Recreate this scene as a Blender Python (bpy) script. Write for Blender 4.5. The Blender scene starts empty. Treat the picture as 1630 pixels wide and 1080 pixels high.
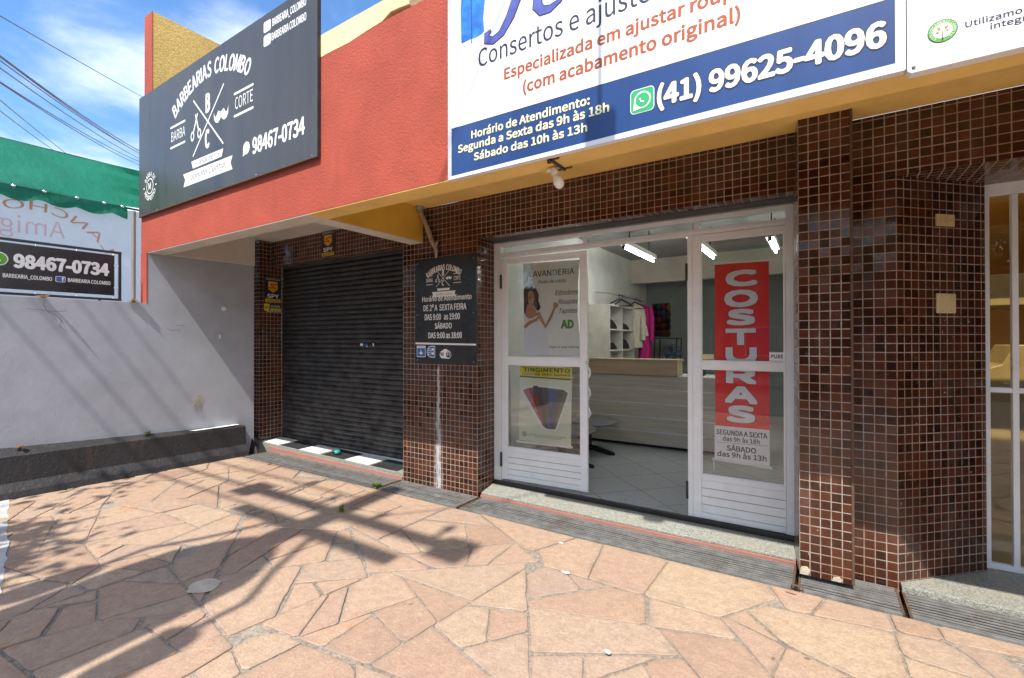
import bpy, math, random
from mathutils import Vector, Matrix, noise as mnoise
R = math.radians
rnd = random.Random(7)
sc = bpy.context.scene
col = sc.collection

# ------------------------------------------------------------------ camera
cam = bpy.data.cameras.new('camera'); cam.sensor_width = 36; cam.lens = 16.764
cam.clip_start = .05; cam.clip_end = 500
co = bpy.data.objects.new('camera', cam); col.objects.link(co)
yaw, pitch, roll = R(32.882), R(.291), R(-.094)
fw = Vector((-math.sin(yaw)*math.cos(pitch), math.cos(yaw)*math.cos(pitch), math.sin(pitch)))
r0 = Vector((math.cos(yaw), math.sin(yaw), 0)); u0 = r0.cross(fw)
rr = r0*math.cos(roll)+u0*math.sin(roll); uu = u0*math.cos(roll)-r0*math.sin(roll)
m = Matrix((rr, uu, -fw)).transposed().to_4x4(); m.translation = (0, 0, 1.62)
co.matrix_world = m
sc.camera = co

# ------------------------------------------------------------------ light
SUN = Vector((.12, -1, 1.57)).normalized()
sl = bpy.data.lights.new('sun', 'SUN'); sl.energy = 4.0; sl.angle = R(.6); sl.color = (1, .95, .87)
so = bpy.data.objects.new('sun', sl); col.objects.link(so)
so.location = SUN*60; so.rotation_euler = (-SUN).to_track_quat('-Z', 'Y').to_euler()
w = bpy.data.worlds.new('World'); sc.world = w; w.use_nodes = True
sc.view_settings.view_transform = 'Standard'; sc.view_settings.look = 'None'
sc.view_settings.gamma = 1; sc.view_settings.use_curve_mapping = False
sc.view_settings.exposure = .83

class NT:
    def __init__(s, nt):
        s.nt = nt; nt.nodes.clear()
    def n(s, t, ins=None, **p):
        x = s.nt.nodes.new('ShaderNode'+t)
        for k, v in p.items(): setattr(x, k, v)
        for k, v in (ins or {}).items():
            i = x.inputs[k]
            if isinstance(v, bpy.types.NodeSocket): s.nt.links.new(v, i)
            elif isinstance(v, (tuple, list)) and len(v) == 3 and i.type == 'RGBA': i.default_value = (*v, 1)
            else: i.default_value = v
        return x
    def math(s, op, a, b=0., c=0., clamp=False): return s.n('Math', {0: a, 1: b, 2: c}, operation=op, use_clamp=clamp).outputs[0]
    def vec(s, op, a, b=(0, 0, 0)): return s.n('VectorMath', {0: a, 1: b}, operation=op).outputs[0]
    def mix(s, f, a, b, mode='MIX'):
        x = s.n('Mix', data_type='RGBA', blend_type=mode)
        for i, v in ((0, f), (6, a), (7, b)):
            if isinstance(v, bpy.types.NodeSocket): s.nt.links.new(v, x.inputs[i])
            elif i: x.inputs[i].default_value = (*v, 1)
            else: x.inputs[0].default_value = v
        return x.outputs[2]
    def mr(s, v, a, b, c=0., d=1., smooth=False):
        return s.n('MapRange', {0: v, 1: a, 2: b, 3: c, 4: d}, interpolation_type='SMOOTHSTEP' if smooth else 'LINEAR').outputs[0]
    def noise(s, vec, scale, detail=4, rough=.55):
        x = s.n('TexNoise', {'Scale': scale, 'Detail': detail, 'Roughness': rough})
        if vec is not None: s.nt.links.new(vec, x.inputs['Vector'])
        return x

# sky: Nishita with thin clouds over it
g = NT(w.node_tree)
sky = g.n('TexSky', sky_type='NISHITA', sun_disc=False, sun_elevation=math.asin(SUN.z),
          sun_rotation=math.atan2(SUN.x, SUN.y), air_density=1.0, dust_density=.6, ozone_density=1.6)
d = g.n('TexCoord').outputs['Generated']
sx = g.n('SeparateXYZ', {0: d})
zz = g.math('MAXIMUM', sx.outputs[2], .04)
cv = g.n('CombineXYZ', {0: g.math('DIVIDE', sx.outputs[0], g.math('ADD', zz, .18)), 1: g.math('DIVIDE', sx.outputs[1], g.math('ADD', zz, .18)), 2: .7})
n1 = g.noise(cv.outputs[0], 1.15, 8, .58); n1.inputs['Distortion'].default_value = .35
n2 = g.noise(cv.outputs[0], .55, 3, .5)
cl = g.mr(g.math('ADD', g.math('MULTIPLY', n1.outputs[0], .75), g.math('MULTIPLY', n2.outputs[0], .45)), .50, .70, 0, .85, True)
lowc = g.mr(sx.outputs[2], .36, .14, 0, .32)
cl = g.math('MINIMUM', g.math('ADD', cl, g.math('MULTIPLY', lowc, g.mr(n1.outputs[0], .38, .6))), .93)
skyc = g.mix(1., sky.outputs[0], (.64, .91, 1.14), 'MULTIPLY')
c = g.mix(cl, skyc, (6.8, 7.1, 7.6))
bg = g.n('Background', {'Color': c, 'Strength': .14})
g.n('OutputWorld', {'Surface': bg.outputs[0]})

# ------------------------------------------------------------------ materials
MATS = {}
def newmat(name):
    m = bpy.data.materials.new(name); m.use_nodes = True
    g = NT(m.node_tree); MATS[name] = m
    return m, g
def finish(g, color, rough=.6, normal=None, metal=0., spec=.5, coat=0., **ex):
    ins = {'Base Color': color, 'Roughness': rough, 'Metallic': metal, 'Specular IOR Level': spec, 'Coat Weight': coat}
    ins.update(ex)
    b = g.n('BsdfPrincipled', ins)
    if normal is not None: g.nt.links.new(normal, b.inputs['Normal'])
    g.n('OutputMaterial', {'Surface': b.outputs[0]})
    return b
def pos(g): return g.n('NewGeometry').outputs['Position']
def bump(g, h, strength, dist=.01):
    return g.n('Bump', {'Height': h, 'Strength': strength, 'Distance': dist}).outputs[0]
def plain(name, c, rough=.6, var=.12, sc_=6., bs=.15, bsc=60., metal=0., spec=.5, dirt=0., dirtc=(.1, .08, .06), streak=False):
    m, g = newmat(name); p = pos(g)
    n1 = g.noise(p, sc_, 5).outputs[0]; n2 = g.noise(p, bsc, 3).outputs[0]
    cc = g.mix(g.mr(n1, .3, .7), [x*(1-var) for x in c], [min(1, x*(1+var)) for x in c])
    if dirt:
        pp = g.vec('MULTIPLY', p, (7, 7, .8)) if streak else p
        dn = g.noise(pp, 2.2 if not streak else 1.2, 7, .65).outputs[0]
        cc = g.mix(g.mr(dn, .52, .75, 0, dirt), cc, dirtc)
    rg = g.mr(n1, .3, .7, rough*.85, min(1, rough*1.15))
    finish(g, cc, rg, bump(g, n2, bs), metal, spec)
    return m
def emit(name, c, s):
    m, g = newmat(name)
    finish(g, c, .4, **{'Emission Color': c, 'Emission Strength': s}); return m

def tilemat(name, base=(.056, .0145, .006), stain=False, grout=(.43, .37, .31)):
    m, g = newmat(name)
    uv = g.n('UVMap', uv_map='UVMap').outputs[0]
    s = g.n('SeparateXYZ', {0: uv})
    def edge(a):
        f = g.math('FRACT', a); return g.math('MINIMUM', f, g.math('SUBTRACT', 1., f))
    p = pos(g)
    wob = g.noise(p, 28, 3).outputs[0]
    e = g.math('ADD', g.math('MINIMUM', edge(s.outputs[0]), edge(s.outputs[1])), g.mr(wob, .3, .7, -.012, .012))
    tile = g.mr(e, .038, .062, 0, 1, True)
    cell = g.n('CombineXYZ', {0: g.math('FLOOR', s.outputs[0]), 1: g.math('FLOOR', s.outputs[1]), 2: 3.})
    wn = g.n('TexWhiteNoise', {'Vector': cell.outputs[0]})
    rv = wn.outputs['Value']
    big = g.noise(p, 1.4, 3).outputs[0]
    k = g.math('ADD', g.mr(rv, 0, 1, .45, 1.5), g.mr(big, .3, .7, -.18, .18))
    tc = g.mix(g.mr(g.noise(p, 40, 3).outputs[0], .3, .7, 0, .3), base, (base[0]*1.25, base[1]*1.7, base[2]*1.9))
    tc = g.vec('SCALE', tc); tc.node.inputs['Scale'].default_value = 1; g.nt.links.new(k, tc.node.inputs['Scale'])
    gn = g.noise(p, 9, 5, .7).outputs[0]
    gc = g.mix(g.mr(gn, .35, .68), [x*.55 for x in grout], grout)
    gc = g.mix(g.mr(g.noise(p, 2.1, 5, .65).outputs[0], .44, .64, 0, .8), gc, (.24, .115, .06))
    chip = g.math('MULTIPLY', g.mr(g.noise(p, 31, 2, .5).outputs[0], .725, .75), g.mr(big, .42, .6))
    tc = g.mix(chip, tc, (.50, .42, .36))
    dust = g.mr(g.noise(g.vec('MULTIPLY', p, (3, 3, 1.2)), 1.7, 6, .7).outputs[0], .5, .75, 0, .22)
    tc = g.mix(dust, tc, (.22, .15, .12))
    cc = g.mix(tile, gc, tc)
    rough = g.math('ADD', g.mr(tile, 0, 1, .85, .08), g.math('MULTIPLY', rv, .10))
    if stain:
        ps = g.n('SeparateXYZ', {0: p})
        wv = g.noise(g.n('CombineXYZ', {0: 1.3, 1: 0., 2: g.math('MULTIPLY', ps.outputs[2], 3.)}).outputs[0], 1.6, 4).outputs[0]
        dx = g.math('ABSOLUTE', g.math('SUBTRACT', ps.outputs[0], g.mr(wv, .3, .7, -3.575, -3.545)))
        wid = g.mr(ps.outputs[2], 0, 1.35, .060, .018)
        edgef = g.math('DIVIDE', dx, wid)
        nn = g.noise(g.vec('MULTIPLY', p, (30, 30, 5)), 1.6, 5, .7).outputs[0]
        st = g.math('MULTIPLY', g.mr(g.math('ADD', edgef, g.mr(nn, .3, .7, -.8, .8)), .10, 1.1, .72, 0), g.mr(ps.outputs[2], 1.30, 1.38, 1, 0))
        cc = g.mix(st, cc, (.62, .60, .60)); rough = g.math('MAXIMUM', rough, g.math('MULTIPLY', st, .7))
    rn = g.vec('SUBTRACT', wn.outputs['Color'], (.5, .5, .5))
    hgt = g.math('ADD', tile, g.math('MULTIPLY', g.noise(p, 22, 2).outputs[0], .35))
    bn = bump(g, hgt, .35, .004)
    rs = g.vec('SCALE', rn); rs.node.inputs['Scale'].default_value = .06
    nv = g.vec('NORMALIZE', g.vec('ADD', bn, rs))
    finish(g, cc, rough, nv, spec=.5)
    return m
tilemat('tile'); tilemat('tile_stained', stain=True)

def glassmat(name, tint=(.975, .985, .985), k=1.0):
    m, g = newmat(name)
    fr = g.n('Fresnel', {'IOR': 1.5}).outputs[0]
    f = g.math('MULTIPLY_ADD', fr, k*.8, .012, clamp=True)
    sm = g.noise(pos(g), 3, 5, .6).outputs[0]
    t = g.n('BsdfTransparent', {'Color': tint}); gl = g.n('BsdfGlossy', {'Roughness': g.mr(sm, .4, .7, .0, .03)})
    mx = g.n('MixShader', {0: f, 1: t.outputs[0], 2: gl.outputs[0]})
    dd = g.n('BsdfDiffuse', {'Color': (.7, .68, .62)})
    mx2 = g.n('MixShader', {0: g.mr(sm, .5, .8, .0, .02), 1: mx.outputs[0], 2: dd.outputs[0]})
    g.n('OutputMaterial', {'Surface': mx2.outputs[0]})
glassmat('glass')

# stone paving
m, g = newmat('flagstone'); p = pos(g)
at_ = g.n('Attribute', attribute_name='stone'); at = at_.outputs['Color']; rim = at_.outputs['Alpha']
sa = g.n('SeparateColor', {0: at})
cr = g.n('ValToRGB', {0: sa.outputs[0]})  # stone tones
el = cr.color_ramp.elements
for q, c_ in ((0, (0.369, 0.242, 0.179)), (.2, (0.465, 0.305, 0.221)), (.4, (0.498, 0.359, 0.257)), (.6, (0.433, 0.284, 0.221)), (.75, (0.527, 0.399, 0.275)), (.9, (0.401, 0.290, 0.236)), (1., (0.477, 0.353, 0.266))):
    e_ = el[0] if q == 0 else (el[-1] if q == 1 else el.new(q)); e_.color = (*c_, 1)
off = g.n('CombineXYZ', {0: g.math('MULTIPLY', sa.outputs[1], 40.), 1: g.math('MULTIPLY', sa.outputs[2], 40.), 2: 0.})
pp = g.vec('ADD', p, off.outputs[0])
n1 = g.noise(pp, 2.6, 6, .62).outputs[0]; n2 = g.noise(pp, 90, 4, .7).outputs[0]; n3 = g.noise(pp, 14, 5, .65).outputs[0]
cc = g.mix(g.mr(n1, .35, .68), cr.outputs[0], g.mix(.55, cr.outputs[0], (.47, .335, .215)))
cc = g.mix(g.mr(n3, .40, .68, 0, .6), cc, g.mix(.6, cc, (.22, .14, .10)))
cc = g.mix(g.mr(n2, .36, .62, .42, 0), cc, (.19, .12, .085))
cc = g.mix(g.mr(g.noise(pp, 34, 5, .7).outputs[0], .55, .75, 0, .35), cc, (.62, .50, .39))
dn = g.noise(p, 7, 5, .7).outputs[0]
cc = g.mix(g.math('MULTIPLY', rim, g.mr(dn, .42, .66, 0, .7)), cc, (.26, .19, .145))
rust = g.math('MULTIPLY', g.mr(g.noise(p, 1.9, 5, .6).outputs[0], .62, .74), g.mr(n3, .4, .6))
cc = g.mix(g.math('MULTIPLY', rust, .7), cc, (.50, .19, .05))
spot = g.mr(g.noise(p, 11, 2, .4).outputs[0], .74, .78, 0, .6)
cc = g.mix(spot, cc, (.10, .07, .055))
h = g.math('ADD', g.math('MULTIPLY', n3, 1.), g.math('MULTIPLY', n2, .5))
finish(g, cc, g.mr(n3, .3, .7, .55, .85), bump(g, h, .6, .014), spec=.35)
m, g = newmat('mortar'); p = pos(g)
n1 = g.noise(p, 45, 6, .75).outputs[0]; n2 = g.noise(p, 2.3, 5, .6).outputs[0]
cc = g.mix(g.mr(n1, .35, .65), (.15, .125, .10), (.40, .335, .27))
cc = g.mix(g.mr(n2, .52, .7, 0, .6), cc, (.10, .08, .065))
cc = g.mix(g.mr(n2, .42, .32, 0, .4), cc, (.50, .45, .38))
finish(g, cc, .9, bump(g, n1, .8, .012))
plain('asphalt', (.06, .06, .06), .85, .25, 5, .6, 140)
plain('whiteline', (.46, .46, .45), .7, .1, 5, .4, 60, dirt=.8, dirtc=(.42, .30, .2))
plain('yellowline', (.62, .42, .04), .7)
plain('cement', (.50, .43, .34), .9, .2, 14, .6, 70)
plain('concrete', (.42, .40, .36), .9, .25, 9, .5, 60)

def stucco(name, c, sca, st, dirt=.25, dirtc=(.2, .12, .06), rough=.8):
    m, g = newmat(name); p = pos(g)
    v = g.noise(p, sca, 4, .6); v.inputs['Distortion'].default_value = .8
    n1 = g.noise(p, 2.2, 6, .6).outputs[0]
    ps = g.vec('MULTIPLY', p, (6, 6, .6)); n2 = g.noise(ps, 1.5, 6, .65).outputs[0]
    cc = g.mix(g.mr(n1, .3, .7), [x*.86 for x in c], [min(1, x*1.1) for x in c])
    cc = g.mix(g.mr(n2, .56, .78, 0, dirt), cc, dirtc)
    cc = g.mix(g.mr(g.noise(p, 26, 3).outputs[0], .70, .78, 0, dirt*1.4), cc, dirtc)
    finish(g, cc, rough, bump(g, v.outputs[0], st, .02), spec=.3)
stucco('redpaint', (.405, .078, .048), 55, .5, .34, (.20, .05, .035))
stucco('yellowstucco', (.72, .48, .15), 30, 1.0, .3, (.16, .10, .03))
stucco('soffitpaint', (.84, .56, .18), 40, .12, .14, (.35, .19, .05), .65)
stucco('crosspaint', (.70, .42, .06), 60, .1, .1, (.3, .16, .03), .6)
stucco('cream', (.72, .60, .36), 30, .3, .55, (.42, .27, .07))
stucco('whitesoffit', (.62, .57, .50), 40, .12, .2, (.4, .33, .26))
stucco('wallpaint', (.395, .41, .45), 18, .10, .07, (.30, .28, .27), .75)
stucco('blackkerb', (.034, .033, .035), 28, .5, .5, (.13, .085, .05), .55)
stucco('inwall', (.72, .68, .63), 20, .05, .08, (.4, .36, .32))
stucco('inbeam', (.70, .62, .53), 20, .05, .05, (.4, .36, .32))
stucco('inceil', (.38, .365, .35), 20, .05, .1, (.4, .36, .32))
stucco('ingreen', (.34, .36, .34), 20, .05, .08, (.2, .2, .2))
stucco('ochre', (.74, .47, .13), 20, .05, .1, (.4, .25, .07))
plain('ochredark', (.26, .165, .04), .5)
plain('whitetrim', (.74, .69, .64), .5)
plain('alu_white', (.76, .78, .80), .32, .05, 8, .03, 90)
plain('alu_raw', (.68, .70, .74), .28, .08, 8, .05, 60, metal=.55)
plain('steel', (.21, .205, .195), .5, .25, 12, .15, 80, metal=.2, dirt=.6, dirtc=(.12, .08, .05))
plain('darksteel', (.03, .03, .032), .5, .3, 10)
plain('blackpit', (.012, .011, .010), .9)
plain('rust', (.10, .055, .032), .8, .3, 20)
plain('granite', (.40, .41, .36), .45, .1, 8, .1, 200, dirt=.3, dirtc=(.22, .2, .16))
m, g = newmat('granite'); p = pos(g)
v = g.n('TexVoronoi', {'Scale': 170., 'Vector': p}); n1 = g.noise(p, 3, 5).outputs[0]; s_ = g.n('SeparateColor', {0: v.outputs['Color']})
cc = g.mix(g.mr(s_.outputs[0], .0, 1.), (.12, .125, .105), (.40, .40, .35)); cc = g.mix(g.mr(n1, .5, .7, 0, .45), cc, (.30, .26, .18))
finish(g, cc, .5, bump(g, s_.outputs[1], .1, .003))
stucco('riser', (.37, .18, .145), 60, .3, .5, (.3, .2, .16))
plain('floortile', (.5, .5, .5))
m, g = newmat('floortile'); p = pos(g)
mp = g.n('Mapping', {'Vector': p, 'Rotation': (0, 0, R(43))}); s_ = g.n('SeparateXYZ', {0: g.vec('MULTIPLY', mp.outputs[0], (2.05, 2.05, 1))})
def edge(a):
    f = g.math('FRACT', a); return g.math('MINIMUM', f, g.math('SUBTRACT', 1., f))
e = g.math('MINIMUM', edge(s_.outputs[0]), edge(s_.outputs[1]))
t = g.mr(e, .006, .012); n1 = g.noise(p, 35, 5, .7).outputs[0]
cc = g.mix(t, (.07, .07, .07), g.mix(g.mr(n1, .35, .65), (.29, .30, .315), (.38, .39, .405)))
finish(g, cc, .35, bump(g, t, .3, .003))
plain('orange', (.36, .065, .010)); plain('navy', (.018, .042, .19), .4, .05, 3, 0); plain('signwhite', (.78, .78, .78), .38, .02, 2, .22, 1.6)
plain('ink', (.012, .014, .05), .5, .02, 3, 0); plain('inkblack', (.02, .02, .02), .5, .02, 3, 0); plain('white', (.80, .79, .77), .5, .03, 3, 0)
plain('greyink', (.16, .15, .14), .5, .02, 3, 0); plain('cream_ink', (.80, .78, .52), .5, .02)
plain('outline', (.01, .012, .03), .5, .02, 3, 0); plain('wagreen', (.01, .36, .12), .5, .03); plain('palegreen', (.55, .66, .45), .5)
plain('purple', (.07, .09, .36), .5, .3, 9, 0); plain('dressblue', (.015, .16, .62), .5, .5, 12, 0)
plain('leafgreen', (.10, .34, .03), .6, .2); plain('darkgreen', (.02, .12, .05), .5)
plain('olive', (.27, .30, .04), .6)
# dark board vinyl, glossy with faint waviness
m, g = newmat('blackvinyl'); p = pos(g)
n1 = g.noise(g.vec('MULTIPLY', p, (3, 1, .25)), 1.4, 4).outputs[0]
finish(g, g.mix(g.mr(n1, .3, .7), (.040, .040, .040), (.064, .063, .062)), g.mr(n1, .3, .7, .24, .36), bump(g, g.noise(p, 2.2, 2).outputs[0], .12, .03), spec=.45)
plain('boardblack', (.022, .023, .026), .3, .2, 4, .05, 8)
m, g = newmat('bluevinyl'); p = pos(g)
n1 = g.noise(g.vec('MULTIPLY', p, (2.2, 1, .3)), 2, 4).outputs[0]; n2 = g.noise(p, 120, 2).outputs[0]
finish(g, g.mix(g.mr(n1, .3, .7), (.011, .038, .145), (.017, .060, .21)), .3, bump(g, n2, .04, .005), spec=.6)
plain('plate', (.62, .50, .27), .45, .06)
plain('yellowtag', (.72, .42, .02), .5); plain('yellowposter', (.70, .58, .01), .5); plain('amber', (.75, .33, .01), .5)
plain('sticker_blue', (.03, .14, .42), .45)
plain('poster', (.80, .80, .75), .5, .05, 2, .02, 20); plain('posterwarm', (.72, .74, .58), .5, .05, 2, .02, 20)
plain('redfabric', (.80, .012, .008), .5, .08, 3, .02, 40); plain('letterwhite', (.78, .78, .80), .5, .03)
plain('skin', (.50, .25, .15), .6, .05); plain('hair', (.035, .014, .009), .6, .3, 30)
m, g = newmat('wood'); p = pos(g)
n1 = g.noise(g.vec('MULTIPLY', p, (1.2, 8, 22)), 1.6, 6, .65).outputs[0]
finish(g, g.mix(g.mr(n1, .3, .7), (.48, .44, .385), (.66, .62, .55)), .55, bump(g, n1, .1, .004))
m, g = newmat('woodwarm'); p = pos(g)
n1 = g.noise(g.vec('MULTIPLY', p, (1.2, 8, 22)), 1.6, 6, .65).outputs[0]
finish(g, g.mix(g.mr(n1, .3, .7), (.40, .30, .21), (.56, .44, .32)), .55, bump(g, n1, .1, .004))
plain('greytop', (.15, .145, .145), .4); plain('blackplastic', (.014, .014, .015), .45); plain('shelfwhite', (.62, .58, .53), .5)
plain('pink', (.50, .008, .17), .75, .2, 9, .3, 30); plain('offwhite', (.62, .55, .44), .8, .1, 9); plain('chrome', (.6, .6, .6), .2, .05, metal=1)
plain('bluefan', (.05, .09, .14), .4); plain('teal', (.02, .30, .24), .4); plain('bulb', (.78, .74, .66), .25, .03)
plain('wrap', (.34, .26, .20), .6, .4, 40, .6, 60); plain('pipegrey', (.26, .24, .21), .6)
emit('tube', (.90, 1., .96), 36.)
plain('treebark', (.10, .075, .05), .9, .3, 14, .8, 40)
# corrugated shutter: worn black paint with dust
m, g = newmat('shutter'); p = pos(g); ps = g.n('SeparateXYZ', {0: p})
n1 = g.noise(g.vec('MULTIPLY', p, (2.6, 1, 3.2)), 2.6, 8, .72).outputs[0]; n2 = g.noise(p, 60, 5, .75).outputs[0]
low = g.mr(ps.outputs[2], 1.75, .45, 0, 1)
cc = g.mix(g.mr(n1, .42, .72, 0, .75), (.020, .020, .022), (.075, .073, .072))
cc = g.mix(g.math('MULTIPLY', g.mr(g.math('ADD', n1, g.math('MULTIPLY', n2, .4)), .60, .95, 0, .5), low), cc, (.17, .155, .14))
cc = g.mix(g.mr(n2, .74, .78, 0, .8), cc, (.32, .30, .28))
finish(g, cc, g.mr(n1, .3, .7, .30, .52), bump(g, n2, .15, .004), spec=.5)
# awning fabric: lets some light through
def cloth(name, c, tr, k=.5, bs=.3):
    m, g = newmat(name); p = pos(g)
    n1 = g.noise(p, 2.4, 4).outputs[0]
    cc = g.mix(g.mr(n1, .3, .7), [x*.8 for x in c], [min(1, x*1.15) for x in c])
    nb = bump(g, g.noise(g.vec('MULTIPLY', p, (1, 2, 1)), 5, 3).outputs[0], bs, .03)
    b = g.n('BsdfPrincipled', {'Base Color': cc, 'Roughness': .55, 'Normal': nb}); t = g.n('BsdfTranslucent', {'Color': tr, 'Normal': nb})
    g.n('OutputMaterial', {'Surface': g.n('MixShader', {0: k, 1: b.outputs[0], 2: t.outputs[0]}).outputs[0]})
cloth('awning', (.002, .12, .07), (.005, .42, .23), .35, .5)
cloth('curtain', (.52, .55, .60), (.62, .66, .72), .6, .3)
for n_, c_ in (('fadedred', (.98, .66, .66)), ('fadedpeach', (.99, .78, .72))):     # thin faded ink film on the curtain
    m, g = newmat(n_); g.n('OutputMaterial', {'Surface': g.n('BsdfTransparent', {'Color': c_}).outputs[0]})
cloth('fadedpeach', (.70, .34, .22), (.75, .40, .28), .7)
cloth('leaf', (.10, .17, .02), (.25, .40, .03), .4); cloth('dryleaf', (.35, .20, .07), (.4, .25, .1), .3)
cloth('crownleaf', (.05, .10, .02), (.14, .26, .03), .35)

# ------------------------------------------------------------------ mesh builder
try:      # a sans typeface that ships inside Blender; the built-in one otherwise
    import os
    FONT = bpy.data.fonts.load(os.path.join(bpy.utils.system_resource('DATAFILES'), 'fonts', 'Noto Sans CJK Regular.woff2'))
except Exception: FONT = None
GL = {}
def glyph(s, off):
    key = (s, round(off, 4))
    if key in GL: return GL[key]
    cu = bpy.data.curves.new('text', 'FONT'); cu.body = s; cu.size = 1; cu.offset = off*(.40 if FONT else 1); cu.resolution_u = 3
    if FONT: cu.font = FONT
    o = bpy.data.objects.new('text', cu); col.objects.link(o)
    dg = bpy.context.evaluated_depsgraph_get(); me = bpy.data.meshes.new_from_object(o.evaluated_get(dg))
    r = ([tuple(v.co[:2]) for v in me.vertices], [tuple(p.vertices) for p in me.polygons])
    bpy.data.objects.remove(o); bpy.data.meshes.remove(me); bpy.data.curves.remove(cu)
    GL[key] = r; return r
CAP = None
def cap():
    global CAP
    if CAP is None: CAP = max(v[1] for v in glyph('H', 0)[0])
    return CAP

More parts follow.
